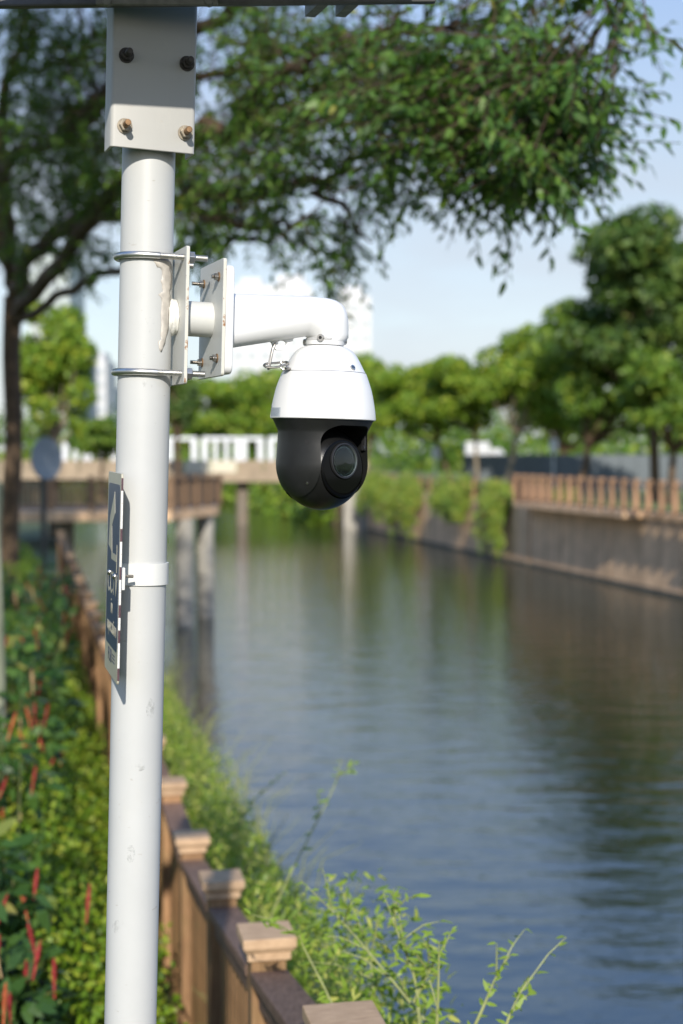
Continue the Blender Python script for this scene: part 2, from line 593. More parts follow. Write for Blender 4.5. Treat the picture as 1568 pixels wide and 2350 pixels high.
def make_tree(name, label, base, height, crown_c, crown_r, leafm, nleaf, leaf, trunk_r, barkm=None, group=None, nblob=34, cat='tree', low=0.35, seed=None):
    """tapered trunk, limbs to every clump, crown of leaf faces in uneven clumps"""
    global rng
    if seed is not None: rng = np.random.default_rng(seed)
    base = Vector(base)
    T = empty(name, base, label, cat, group)
    cc = Vector(crown_c) - base
    blobs = []
    for i in range(nblob):
        d = rand_dirs(1)[0]
        k = 0.30 + 0.82 * rng.random() ** 0.7
        c = np.array(cc) + d * np.array(crown_r) * k * np.array([0.85, 0.85, 0.85])
        s = (0.15 + 0.25 * rng.random())
        blobs.append((c, np.array(crown_r) * s * np.array([1.15, 1.15, 0.8])))
    mb = MB()
    fork = Vector((cc.x * 0.4, cc.y * 0.4, max(0.5, (cc.z - crown_r[2]) * 0.9 + 0.1)))
    mb.tube([(0, 0, -0.3), (0.02, 0, 0.4), fork * 0.55 + Vector((rng.normal() * trunk_r * .5, 0, 0)), fork], [trunk_r * 1.25, trunk_r, trunk_r * .9, trunk_r * .75], 9)
    for c, r in blobs[::2]:
        c = Vector(c)
        mid = fork.lerp(c, 0.5) + Vector((0, 0, -0.1 * (c - fork).length))
        mb.tube([fork, mid, c], [trunk_r * .5, trunk_r * .28, trunk_r * .1], 5, caps=False)
    mb.obj('trunk', barkm or M_BARK, T, smooth=True)
    P, d = clump_points(blobs, nleaf)
    D = unit(rand_dirs(nleaf) + np.array([0, 0, -0.35]) + d * 0.4)
    N = unit(d * 0.8 + rand_dirs(nleaf) * 0.8 + np.array([0, 0, 0.5]))
    L_ = leaf * (0.6 + 0.8 * rng.random(nleaf))
    add_mesh('crown', leaf_mesh('crown', P - D * L_[:, None] * .5, D, N, L_, L_ * 0.55, True), leafm, T)
    return T


# ------------------------------------------------------------------ setting: water, banks, ground
def fence_x(Y):
    return 0.57 - 0.2 * Y if Y < 7.2 else -0.87 - 0.222 * (Y - 7.2)


def ground_z(Y):
    if Y < 2.0: return 3.3
    if Y < 6.2: return 3.3 - 0.9 * (Y - 2.0) / 4.2
    return 2.4


def wall_x(Y):
    return 23.65 - 0.233 * Y


me = bpy.data.meshes.new('river')
me.from_pydata([(-900, -30, 0), (300, -30, 0), (300, 2500, 0), (-900, 2500, 0)], [], [(0, 1, 2, 3)])
tag(add_mesh('river', me, M_WATER), kind='structure')

ys = [-30, -5, 0, 1, 2, 3, 4, 5, 6.2, 7.2, 9, 12, 16, 20, 26, 34, 46, 70, 110, 180, 400, 2500]
mb = MB()
for Y in ys:
    xf = fence_x(Y)
    mb.v += [(-900, Y, ground_z(Y)), (xf - 6, Y, ground_z(Y)), (xf + 0.25, Y, ground_z(Y) - 0.02), (xf + 0.75, Y, ground_z(Y) - 0.5), (xf + 1.5, Y, -0.6)]
for i in range(len(ys) - 1):
    for k in range(4):
        a = i * 5 + k
        mb.f.append((a, a + 1, a + 6, a + 5))
tag(mb.obj('garden_ground', M_SOIL, smooth=True), kind='structure')

ys = [-30, 20, 48, 64.6, 95, 140, 300, 2500]
mb = MB()
for Y in ys:
    mb.v += [(wall_x(Y) + 0.25, Y, 2.72), (wall_x(Y) + 900, Y, 2.72)]
for i in range(len(ys) - 1):
    mb.f.append((2 * i, 2 * i + 1, 2 * i + 3, 2 * i + 2))
tag(mb.obj('far_bank_ground', M_LAWN), kind='structure')

# right retaining walls
BD = Vector((-0.233, 1, 0)).normalized()          # along the far bank, away
BN = Vector((-BD.y, BD.x, 0))                     # towards the river


def bankp(Y, off=0, z=0.0):
    """point on the far bank line at depth Y, off metres towards the river"""
    return Vector((wall_x(Y), Y, z)) + BN * off


def wall_seg(mb, y0, y1, o0, o1, z0, z1):
    a, b_ = bankp(y0), bankp(y1)
    ps = []
    for z in (z0, z1):
        for (p, o) in ((a, o0), (b_, o0), (b_, o1), (a, o1)):
            q = p + BN * o
            ps.append((q.x, q.y, z))
    mb.add(ps, [(0, 3, 2, 1), (4, 5, 6, 7), (0, 1, 5, 4), (1, 2, 6, 5), (2, 3, 7, 6), (3, 0, 4, 7)])
    return mb


RW = empty('retaining_wall', bankp(50), 'dark stained concrete retaining wall below the fenced boardwalk across the river', 'wall')
inv = RW.matrix_world.inverted()


def rel(mb, T):
    i = T.matrix_world.inverted()
    mb.v = [tuple(i @ Vector(p)) for p in mb.v]
    return mb


y0 = 26.0
edges_y = [26, 32, 38, 44, 50, 56, 61, 64.6]
for a, b_ in zip(edges_y[:-1], edges_y[1:]):
    rel(wall_seg(MB(), a + 0.03, b_ - 0.03, 0, -0.4, -1.0, 2.70), RW).obj('wall_panel', M_CONC, RW)
rel(wall_seg(MB(), 26, 64.6, 0.12, -0.1, -1.0, 0.14), RW).obj('footing', M_DAMP, RW)
rel(wall_seg(MB(), 53.0, 64.6, 0.85, -1.2, 2.70, 2.92), RW).obj('walkway_slab', M_CONC, RW)
rel(wall_seg(MB(), 26, 46.6, 0.85, -1.2, 2.70, 2.92), RW).obj('walkway_slab', M_CONC, RW)
rel(wall_seg(MB(), 46.6, 53.0, 0.12, -1.2, 2.70, 2.915), RW).obj('walkway_slab', M_CONC, RW)

FW = empty('retaining_wall', bankp(80), 'weathered retaining wall half hidden under hanging creepers across the river', 'wall')
for a, b_ in ((64.8, 71), (71, 78), (78, 86), (86, 94)):
    rel(wall_seg(MB(), a + 0.03, b_ - 0.03, 0.0, -0.5, -1, 2.85 - 0.004 * (a - 64)), FW).obj('wall_panel', M_CONC, FW)
rel(wall_seg(MB(), 64.8, 94, 0.12, -0.1, -1.0, 0.13), FW).obj('footing', M_DAMP, FW)
BW = empty('retaining_wall', bankp(150), 'far low bank wall beyond the footbridge', 'wall')
rel(wall_seg(MB(), 98, 320, 0, -0.5, -1, 2.6), BW).obj('wall_panel', M_CONC, BW)


# ------------------------------------------------------------------ fences
def fence_post(parent, p, h, wd, cap, mats, ang, name='post'):
    """post with its cap; p is the foot of the post in the parent's space"""
    mb = MB().box((0, 0, h / 2 - 0.15), (wd, wd, h + 0.3 - 0.06))
    o = mb.obj(name, mats[0], parent, bevel=0.006)
    o.location = p
    o.rotation_euler = (0, 0, ang)
    c = MB()
    z = h - 0.06
    c.box((0, 0, z + 0.012), (wd + 0.022, wd + 0.022, 0.024))
    hw, h2 = cap / 2, (wd + 0.03) / 2
    c.add([(sx * h2, sy * h2, z + 0.0245) for sx, sy in ((-1, -1), (1, -1), (1, 1), (-1, 1))] +
          [(sx * hw, sy * hw, z + 0.040) for sx, sy in ((-1, -1), (1, -1), (1, 1), (-1, 1))] +
          [(sx * hw, sy * hw, z + 0.066) for sx, sy in ((-1, -1), (1, -1), (1, 1), (-1, 1))],
          [(3, 2, 1, 0), (8, 9, 10, 11)] + [(i, (i + 1) % 4, 4 + (i + 1) % 4, 4 + i) for i in range(4)] + [(4 + i, 4 + (i + 1) % 4, 8 + (i + 1) % 4, 8 + i) for i in range(4)])
    c.obj('cap', mats[1], o, bevel=0.003)
    return o


NF = empty('timber_fence', (fence_x(4), 4, ground_z(4)), 'brown timber fence with square capped posts beside the weedy near bank', 'fence')
inv = NF.matrix_world.inverted()
post_Y = [0.7, 1.76, 2.82, 3.89, 4.97, 6.1, 7.2]
tops = [4.30, 4.18, EYE - 1.138, EYE - 1.326, EYE - 1.497, EYE - 1.655, EYE - 1.672]
Yq = 8.3
while Yq < 31:
    post_Y.append(Yq)
    tops.append(EYE - 1.672)
    Yq += 1.1
posts = []
for Y, zt in zip(post_Y, tops):
    x = fence_x(Y)
    slope = -0.2 if Y < 7.2 else -0.222
    ang = math.atan2(1, slope) - math.pi / 2
    g = ground_z(Y) - 0.25
    posts.append((Vector((x, Y, zt)), ang))
    fence_post(NF, inv @ Vector((x, Y, g)), zt - g, 0.098, 0.148, (M_POST, M_CAP), ang)
slat_me = {}
for i in range(len(posts) - 1):
    (a, an), (b_, _) = posts[i], posts[i + 1]
    d = (b_ - a).normalized()
    dh = Vector((d.x, d.y, 0)).normalized()
    ra = a + d * 0.052 + Vector((0, 0, -0.115))
    rb = b_ - d * 0.052 + Vector((0, 0, -0.115))
    mb = MB().bar(inv @ ra, inv @ rb, 0.105, 0.032)
    mb.bar(inv @ (ra - Vector((0, 0, 0.053))), inv @ (rb - Vector((0, 0, 0.053))), 0.06, 0.07)
    mb.obj('top_rail', M_RAIL, NF, bevel=0.004)
    lo = Vector((0, 0, -0.92))
    MB().bar(inv @ (ra + lo), inv @ (rb + lo), 0.05, 0.08).obj('bottom_rail', M_POST, NF, bevel=0.004)
    nS = 10 if a.y < 9 else 7
    L_ = (rb - ra).length
    step = L_ / nS
    for k in range(nS):
        c = ra + (rb - ra) * ((k + 0.5) / nS)
        key = round(step, 2)
        if key not in slat_me:
            q = MB().box((0, 0, 0), (0.022, step * 0.80, 0.86))
            slat_me[key] = q.mesh('slat')
        o = add_mesh('slat', slat_me[key], M_SLAT, NF)
        o.location = inv @ (c + Vector((0, 0, -0.50)))
        o.rotation_euler = (0, 0, an)

# fence on the far boardwalk
RF = empty('timber_fence', bankp(55, 0.8, 2.92), 'orange brown post and rail fence along the boardwalk on the far bank', 'fence')
inv = RF.matrix_world.inverted()
pm = MB().box((0, 0, 0.57), (0.20, 0.13, 1.14)).mesh('post')
cm = MB().box((0, 0, 1.18), (0.26, 0.18, 0.08)).mesh('cap')
ang = math.atan2(BD.y, BD.x) - math.pi / 2
s = 44.0
prev = None
bm_ = None
while s < 64.7:
    p = bankp(s, 0.72, 2.92)
    o = add_mesh('post', pm, M_FARW, RF)
    o.location = inv @ p
    o.rotation_euler = (0, 0, ang)
    c = add_mesh('cap', cm, M_FARW, o)
    if prev is not None:
        d = (p - prev).normalized()
        MB().bar(inv @ (prev + Vector((0, 0, 1.03)) + d * .1), inv @ (p + Vector((0, 0, 1.03)) - d * .1), 0.07, 0.07).obj('top_rail', M_FARD, RF)
        MB().bar(inv @ (prev + Vector((0, 0, 0.13)) + d * .1), inv @ (p + Vector((0, 0, 0.13)) - d * .1), 0.06, 0.08).obj('bottom_rail', M_FARD, RF)
    prev = p
    s += 1.03
mb = MB().bar(inv @ bankp(64.4, 0.75, 3.45), inv @ bankp(64.4, -0.75, 3.45), 0.1, 1.05)
mb.obj('end_panel', M_FARD, RF)

RF2 = empty('timber_fence', bankp(80, 0.0, 2.8), 'farther brown fence overgrown by creepers on top of the bank wall', 'fence')
inv = RF2.matrix_world.inverted()
s = 65.6
prev = None
pm2 = MB().box((0, 0, 0.5), (0.18, 0.18, 1.0)).mesh('post')
while s < 94:
    p = bankp(s, -0.25, 2.78)
    o = add_mesh('post', pm2, M_FARW, RF2)
    o.location = inv @ p
    if prev is not None:
        MB().bar(inv @ (prev + Vector((0, 0, 0.92)) + BD * .1), inv @ (p + Vector((0, 0, 0.92)) - BD * .1), 0.12, 0.10).obj('top_rail', M_FARW, RF2)
        MB().bar(inv @ (prev + Vector((0, 0, 0.42)) + BD * .1), inv @ (p + Vector((0, 0, 0.42)) - BD * .1), 0.04, 0.55).obj('infill_panel', M_FARD, RF2)
    prev = p
    s += 1.9

# ------------------------------------------------------------------ viewing deck over the water, its fence and the round sign
A0, A1, A2 = at(20, 1174, 40.0), at(392, 1174, 40.5), at(503, 1160, 44.5)
DZ = A0.z
deck = empty('viewing_deck', (A1.x, A1.y, 0), 'concrete viewing deck standing on round piers over the water', 'deck')
inv = deck.matrix_world.inverted()
poly = [(A0.x, A0.y), (A1.x, A1.y), (A2.x, A2.y), (A2.x - 0.5, A2.y + 3.5), (A0.x - 1, A0.y + 5)]
mb = MB().prism(poly, 0.30, Matrix.Translation((0, 0, DZ - 0.30)))
rel(mb, deck).obj('deck_slab', M_CONC, deck, bevel=0.02)
for px, Y in ((424, 41.6), (471, 44.2), (300, 42.5), (150, 42.5)):
    p = at(px, 1200, Y)
    mb = MB().tube([(p.x, p.y, -1.2), (p.x, p.y, DZ - 0.305)], [0.27, 0.27], 18)
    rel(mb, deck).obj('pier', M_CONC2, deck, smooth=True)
DF = empty('timber_fence', (A1.x, A1.y, DZ), 'shaded timber fence around the edge of the viewing deck', 'fence')
inv = DF.matrix_world.inverted()


def deck_run(P, Q, n):
    P, Q = Vector((P.x, P.y + 0.15, DZ)), Vector((Q.x, Q.y + 0.15, DZ))
    d = (Q - P).normalized()
    an = math.atan2(d.y, d.x) - math.pi / 2
    for i in range(n + 1):
        p = P.lerp(Q, i / n)
        o = add_mesh('post', MB().box((0, 0, 0.47), (0.13, 0.13, 0.94)).mesh('post'), M_DECKW, DF)
        o.location = inv @ p
        o.rotation_euler = (0, 0, an)
        add_mesh('cap', MB().box((0, 0, 0.965), (0.19, 0.19, 0.05)).mesh('cap'), M_DECKW, o)
        if i < n:
            q = P.lerp(Q, (i + 1) / n)
            MB().bar(inv @ (p + d * .07 + Vector((0, 0, .86))), inv @ (q - d * .07 + Vector((0, 0, .86))), 0.12, 0.08).obj('top_rail', M_FARD, DF)
            MB().bar(inv @ (p + d * .07 + Vector((0, 0, .10))), inv @ (q - d * .07 + Vector((0, 0, .10))), 0.06, 0.08).obj('bottom_rail', M_FARD, DF)
            sm = MB().box((0, 0, 0.48), (0.03, 0.105, 0.66)).mesh('slat')
            ns = 8
            for k in range(ns):
                so = add_mesh('slat', sm, M_DECKW, DF)
                so.location = inv @ p.lerp(q, (k + .75) / (ns + .5))
                so.rotation_euler = (0, 0, an)


deck_run(A0, A1, 4)
deck_run(A1, A2, 4)

p = at(107, 1052, 22)
RS = empty('round_sign', (p.x, p.y, 2.4), 'round grey sign seen from behind on a dark post left of the deck', 'sign')
Mx = Matrix.Translation((0, 0, p.z - 2.4)) @ Matrix.Rotation(R(57), 4, 'Z') @ Matrix.Rotation(R(90), 4, 'X')
MB().lathe([(0.001, -0.01), (0.31, -0.01), (0.325, -0.018), (0.33, 0.0), (0.325, 0.018), (0.31, 0.012), (0.001, 0.012)], 40, Mx).obj('sign_disc', M_SIGNBACK, RS, smooth=True)
MB().tube([(-0.065, 0.05, -0.2), (-0.065, 0.05, p.z - 2.4)], [0.045, 0.045], 12).obj('post', M_DARKPOLE, RS, smooth=True)

# ------------------------------------------------------------------ footbridge with white railing
BR = empty('footbridge', (at(560, 1100, 99).x, 99, 0), 'buff concrete footbridge crossing the far end of the river', 'bridge')
zb = EYE - 2.0
xl, xr = at(-60, 1100, 99).x, at(846, 1100, 99).x
rel(MB().box(((xl + xr) / 2, 100.5, zb + 0.33), (xr - xl, 3.2, 0.66)), BR).obj('deck_beam', M_BEAM, BR, bevel=0.03)
for px in (555, 330, 120):
    x = at(px, 1100, 100).x
    rel(MB().tube([(x, 100.5, -1), (x, 100.5, zb - .005)], [0.45, 0.45], 16), BR).obj('pier', M_PIERSHADE, BR, smooth=True)
for k in range(15):
    xa = xl + (xr - xl) * k / 15
    xb = xl + (xr - xl) * (k + 1) / 15
    rel(MB().box(((xa + xb) / 2, 99.05, zb + 0.66 + 0.42), (xb - xa - 0.06, 0.12, 0.84)), BR).obj('parapet_panel', M_CREAMW if k in (8, 9) else M_BEAM, BR)
px0, px1 = at(789, 1215, 95), at(852, 1215, 95)
AB = empty('bridge_abutment', (px0.x, 95, 0), 'sunlit pale concrete abutment at the right end of the footbridge', 'abutment')
rel(MB().box(((px0.x + px1.x) / 2, 96.4, 1.2), (px1.x - px0.x, 2.6, 3.75)), AB).obj('abutment_block', M_CONC2, AB, bevel=0.05)
rel(MB().box(((px0.x + px1.x) / 2, 96.4, 3.20), (px1.x - px0.x + 0.3, 2.9, 0.24)), AB).obj('cap_stone', M_BEAM, AB, bevel=0.03)

WR = empty('white_railing', (at(500, 1050, 104).x, 104, EYE - 0.6), 'row of tall white steel frames standing behind the footbridge', 'railing')
inv = WR.matrix_world.inverted()


def frame_at(xa, xb, zt, zb_, nbar):
    m_ = 0.42
    for k in range(nbar + 1):
        x = xa + (xb - xa) * k / nbar
        rel(MB().box((x, 104, (zt + zb_) / 2), (m_ if k in (0, nbar) else 0.3, 0.3, zt - zb_)), WR).obj('upright', M_WPAINT, WR, bevel=0.03)
    rel(MB().box(((xa + xb) / 2, 104.02, zt + 0.13), (xb - xa + m_, 0.34, 0.26)), WR).obj('top_bar', M_WPAINT, WR, bevel=0.05)


zt = at(0, 1011, 104).z
for a, b_, n in ((390, 446, 1), (470, 545, 3), (560, 598, 1), (622, 680, 2), (150, 196, 2), (204, 262, 2)):
    frame_at(at(a, 1000, 104).x, at(b_, 1000, 104).x, zt - (0.3 if a < 300 else 0), EYE - 0.6, n)

# ------------------------------------------------------------------ far buildings
def building(name, label, px0, px1, pyt, Y, depth, mat, nx, nz, steps=()):
    a, b_ = at(px0, pyt, Y), at(px1, pyt, Y)
    T = empty(name, ((a.x + b_.x) / 2, Y, 2.7), label, 'building')
    W, H = b_.x - a.x, a.z - 2.7
    MB().box((0, depth / 2, H / 2), (W, depth, H)).obj('wall', mat, T)
    MB().box((0, depth / 2, H + 0.5), (W * 0.97, depth * .97, 1.0)).obj('roof', mat, T)
    for (f0, f1, h) in steps:
        MB().box((W * ((f0 + f1) / 2 - .5), depth * .5, H + 1 + h / 2), (W * (f1 - f0), depth * .6, h)).obj('roof_block', mat, T)
    ww, wh = W / nx * 0.45, H / nz * 0.42
    wm = MB().box((0, 0, 0), (ww, 0.3, wh)).mesh('window')
    for i in range(nx):
        for j in range(nz):
            o = add_mesh('window', wm, M_WIN, T)
            o.location = (W * ((i + .5) / nx - .5), -0.04, H * ((j + .5) / nz))
    return T


building('apartment_block', 'broad white apartment block behind the camera arm', 532, 716, 664, 300, 16, M_WHITE, 6, 12, ((0.1, 0.36, 1.8), (0.55, 0.9, 2.4)))
building('apartment_block', 'narrow white apartment tower right of the camera arm', 778, 852, 690, 290, 14, M_WHITE, 3, 11, ((0.05, 0.7, 2.2),))
building('apartment_block', 'small white tower just left of the white pole', 192, 244, 838, 260, 12, M_WHITE, 2, 8, ((0.2, 0.8, 1.5),))
building('apartment_block', 'pale green grey tower behind the branches at upper left', 62, 158, 600, 230, 14, M_PGREEN, 4, 12)
building('apartment_block', 'grey white slab block low behind the pole', 246, 300, 880, 280, 12, M_PGREEN, 3, 6)

# hoarding and truck on the far side
HO = empty('hoarding', (at(1300, 1090, 92).x, 92, 2.72), 'long blue grey hoarding behind the trees on the far bank', 'hoarding')
xa, xb = at(1065, 1090, 92).x, at(1640, 1090, 92).x
n = 16
hp = MB().box((0, 0, 1.14), ((xb - xa) / n - 0.03, 0.08, 2.28)).mesh('panel')
hq = MB().box((0, 0.08, 1.15), (0.09, 0.12, 2.36)).mesh('post')
for k in range(n):
    o = add_mesh('panel', hp, M_HOARD, HO)
    o.location = (xa + (xb - xa) * (k + .5) / n - HO.location.x, 0, 0)
    o = add_mesh('post', hq, M_HOARD, HO)
    o.location = (xa + (xb - xa) * k / n - HO.location.x, 0.04, 0)

p = at(1112, 1040, 118)
TR = empty('box_truck', (p.x, p.y, 2.72), 'white box truck parked beyond the hoarding', 'truck')
MB().box((-0.75, 0, 2.45), (2.3, 2.3, 2.9)).obj('cargo_box', M_WHITE, TR, bevel=0.06)
MB().prism([(0, 0.5), (1.75, 0.5), (1.75, 1.7), (1.3, 3.0), (0.9, 3.25), (0, 3.25)], 2.1, Matrix.Translation((0.45, 1.05, 0)) @ Matrix.Rotation(R(90), 4, 'X')).obj('cab', M_WHITE, TR, bevel=0.08)
MB().prism([(0.75, 1.75), (1.6, 1.75), (1.25, 2.85), (0.75, 2.85)], 0.04, Matrix.Translation((0.45, -1.06, 0)) @ Matrix.Rotation(R(90), 4, 'X')).obj('side_window', M_WIN, TR)
MB().box((0.1, 0, 0.85), (4.0, 1.2, 0.25)).obj('chassis', M_DARKPOLE, TR)
for x in (-1.2, 1.3):
    for y in (-1.0, 1.0):
        MB().cyl((x, y - .12, 0.45), (x, y + .12, 0.45), 0.45, 20).obj('wheel', M_TYRE, TR, smooth=True)

TR.scale = (.85, .85, .85)
for (px, py, Y, lab) in ((1000, 1040, 96, 'small white board on a post between two far bank trees'),
                         (1271, 1022, 90, 'small white notice board in front of the hoarding')):
    p = at(px, py, Y)
    S = empty('notice_board', (p.x, p.y, 2.72), lab, 'sign')
    MB().box((0, 0, p.z - 2.72), (0.55, 0.05, 0.8)).obj('board', M_WPAINT, S, bevel=0.02)
    MB().cyl((0, 0.06, -.1), (0, 0.06, p.z - 2.72), 0.05, 10).obj('post', M_WPAINT, S)

# ------------------------------------------------------------------ trees beyond the river and on the left
def ptree(name, label, pxc, pyt, pyb, halfw, Y, leafm, nleaf, leaf, trunk_r, px_trunk=None, bz=2.72, barkm=None, nblob=36, seed=1, dy=None, group=None):
    top, bot = at(pxc, pyt, Y), at(pxc, pyb, Y)
    rx = halfw * Y / FPX
    rz = (top.z - bot.z) / 2
    tb = at(px_trunk if px_trunk is not None else pxc, 1000, Y)
    return make_tree(name, label, (tb.x, Y, bz), 0, (top.x, Y, (top.z + bot.z) / 2), (rx, dy or rx, rz), leafm, nleaf, leaf, trunk_r, barkm, group, nblob, seed=seed)


G = 'trees along the far bank'
ptree('broadleaf_tree', 'tallest dark tree rising at the right edge above the far fence', 1490, 470, 880, 215, 70, M_TREE_C, 14000, 0.42, 0.26, 1505, seed=3, nblob=40, group=G)
ptree('broadleaf_tree', 'dark tree with low crown beneath the tallest tree at the right edge', 1400, 690, 1020, 175, 74, M_TREE_B, 11000, 0.42, 0.22, 1318, seed=4, nblob=34, group=G)
ptree('broadleaf_tree', 'tree with broad crown cut off by the right edge over the far fence', 1560, 760, 1030, 150, 66, M_TREE_B, 9000, 0.40, 0.20, 1540, seed=5, nblob=30, group=G)
ptree('broadleaf_tree', 'rounded green tree with a pale slim trunk left of the hoarding posts', 1225, 742, 985, 120, 84, M_TREE_A, 9000, 0.36, 0.17, 1160, barkm=M_BARKP, seed=6, group=G)
ptree('broadleaf_tree', 'bright green tree above the white truck with pale thin trunk', 1085, 805, 985, 115, 88, M_TREE_A, 9000, 0.36, 0.14, 1096, barkm=M_BARKP, seed=7, group=G)
ptree('broadleaf_tree', 'bright yellowish tree just right of the black camera', 955, 822, 1005, 115, 92, M_TREE_A, 9000, 0.36, 0.15, 1040, seed=8, group=G)
ptree('broadleaf_tree', 'tree directly behind the white camera dome', 845, 800, 1010, 95, 108, M_TREE_A, 7000, 0.4, 0.18, 850, seed=9, group=G)
ptree('broadleaf_tree', 'dark tree filling the gap behind the pale slim trunk', 1300, 800, 1030, 135, 100, M_TREE_C, 9000, 0.40, 0.22, 1290, seed=10, group=G)
ptree('broadleaf_tree', 'sunlit tree above the white frames under the camera arm', 590, 838, 1030, 120, 150, M_TREE_A, 8000, 0.55, 0.25, 590, seed=11, group='trees beyond the footbridge')
ptree('broadleaf_tree', 'lower round tree between the white pole and the camera arm', 470, 872, 1035, 115, 140, M_TREE_A, 8000, 0.5, 0.25, 470, seed=12, group='trees beyond the footbridge')
ptree('broadleaf_tree', 'dark thin tree touching the right side of the white pole', 405, 830, 1000, 48, 90, M_TREE_C, 3600, 0.36, 0.2, 405, seed=13, group='trees beyond the footbridge')
ptree('broadleaf_tree', 'tree in the gap under the camera body beyond the bridge', 720, 860, 1060, 105, 135, M_TREE_B, 7000, 0.5, 0.22, 720, seed=14, group='trees beyond the footbridge')
ptree('broadleaf_tree', 'leafy tree with yellow green sunlit crown left of the pole behind the round sign', 118, 690, 1015, 100, 46, M_TREE_A, 9000, 0.22, 0.15, 118, bz=2.4, barkm=M_BARKP, seed=15, nblob=34)
ptree('broadleaf_tree', 'low pale tree between the round sign and the white pole', 235, 955, 1050, 75, 90, M_TREE_B, 4600, 0.32, 0.12, 235, bz=2.4, seed=16)

# far mass of trees that reads as one
blobs = []
for k in range(220):
    Y = rng.uniform(170, 230)
    x = rng.uniform(-75, 110)
    if x < -0.233 * Y + 23 and Y < 205: continue
    h = rng.uniform(3.0, 6.5)
    blobs.append((np.array([x, Y, 2.5 + h * .7]), np.array([rng.uniform(3, 6), 3, h])))
P, d = clump_points(blobs, 26000)
D = unit(rand_dirs(26000))
L_ = 0.8 + 0.6 * rng.random(26000)
tag(add_mesh('treeline', leaf_mesh('treeline', P, D, unit(d + rand_dirs(26000) * .6), L_, L_ * .6, True), M_TREE_B), kind='stuff')

# shrubs along the top of the far bank
P, d = clump_points([(np.array(bankp(Y, -1.6 - 1.2 * rng.random(), 2.9)), np.array([0.7, 0.7, 0.25 + .6 * rng.random() ** 2])) for Y in 66 + 30 * rng.random(20)], 5000)
L_ = 0.16 + 0.12 * rng.random(5000)
tag(add_mesh('undergrowth', leaf_mesh('undergrowth', P, rand_dirs(5000), unit(d + rand_dirs(5000) * .6), L_, L_ * .6, True), M_TREE_B), kind='stuff')


# bushes down to the water beyond the footbridge
_bl = []
for Y in np.linspace(103, 200, 46):
    for zz in (0.6, 2.0, 3.2):
        q_ = bankp(Y, 0.5 + .5 * rng.random() - .35 * zz, zz)
        _bl.append((np.array(q_), np.array([1.7, 1.5, 1.0]) * rng.uniform(.7, 1.2)))
for x_ in np.linspace(-64, -16, 26):
    for zz in (0.6, 2.2, 4.0):
        _bl.append((np.array([x_, 206 + rng.normal(), zz]), np.array([2.2, 1.5, 1.5]) * rng.uniform(.7, 1.2)))
P, d = clump_points(_bl, 20000)
L_ = 0.4 + 0.3 * rng.random(20000)
tag(add_mesh('bank_bushes', leaf_mesh('bank_bushes', P, rand_dirs(20000), unit(d + rand_dirs(20000) * .6 + np.array([0, -.3, .2])), L_, L_ * .6, True), M_TREE_A), kind='stuff')


# creepers hanging over the far wall
def creeper(label, y0, y1, zb_, n, seed, top=4.25):
    n = int(n * 1.7)
    global rng
    rng = np.random.default_rng(seed)
    c = bankp((y0 + y1) / 2, 0.1, 2.85)
    T = empty('creeper', c, label, 'plant', 'creepers on the far wall')
    blobs = []
    stems = MB()
    for k in range(10):
        Y = rng.uniform(y0, y1)
        zl = zb_ + (2.6 - zb_) * rng.random() ** 1.4
        pts = []
        tq = rng.uniform(2.9, top)
        for q in np.linspace(0, 1, 5):
            z = tq - 0.3 + (min(zl, tq - .6) - tq + 0.3) * q
            p_ = bankp(Y + rng.normal() * .15, 0.15 + 0.55 * math.sin(q * 2.4), z) - c
            pts.append(p_)
            blobs.append((np.array(p_) + np.array(BN) * 0.05, np.array([0.55, 0.55, 0.45]) * (1.0 - .35 * q)))
        stems.tube(pts, [0.02, 0.018, 0.015, 0.012, 0.008], 5)
    stems.obj('stem', M_STALKD, T, kind='stuff')
    P, d = clump_points(blobs, n, 0.3)
    L_ = 0.10 + 0.09 * rng.random(n)
    D = unit(np.array(BN)[None] * .5 + rand_dirs(n) + np.array([0, 0, -.6]))
    add_mesh('foliage', leaf_mesh('foliage', P, D, unit(d * .6 + np.array(BN) * .5 + np.array([0, -.8, .5]) + rand_dirs(n) * .6), L_, L_ * .65, True), M_VINE, T)


creeper('yellow green creeper trailing low beside the boardwalk corner', 66.6, 69.5, 0.45, 2600, 31)
creeper('thick green creeper spilling down the middle of the overgrown wall', 73.0, 77.5, 1.7, 2800, 32)
creeper('wide creeper reaching the water left of the bare concrete', 81.5, 87, 0.35, 3000, 33)
creeper('creeper next to the pale abutment of the footbridge', 88.5, 93.5, 0.9, 2800, 34)

# ------------------------------------------------------------------ overhanging tree
rng = np.random.default_rng(5)
tb = at(28, 1000, 20)
OT = empty('overhanging_tree', (tb.x, tb.y, 2.4), 'large tree spreading long leafy branches from the left over the river', 'tree')
oi = OT.matrix_world.inverted()


def P3(l):
    return [oi @ at(*q) for q in l]


def smooth_path(pts, n=4):
    out = []
    for i in range(len(pts) - 1):
        p0, p1, p2, p3 = pts[max(i - 1, 0)], pts[i], pts[i + 1], pts[min(i + 2, len(pts) - 1)]
        for k in range(n):
            t_ = k / n
            out.append(0.5 * ((2 * p1) + (p2 - p0) * t_ + (2 * p0 - 5 * p1 + 4 * p2 - p3) * t_ ** 2 + (3 * p1 - p0 - 3 * p2 + p3) * t_ ** 3))
    out.append(pts[-1])
    return out


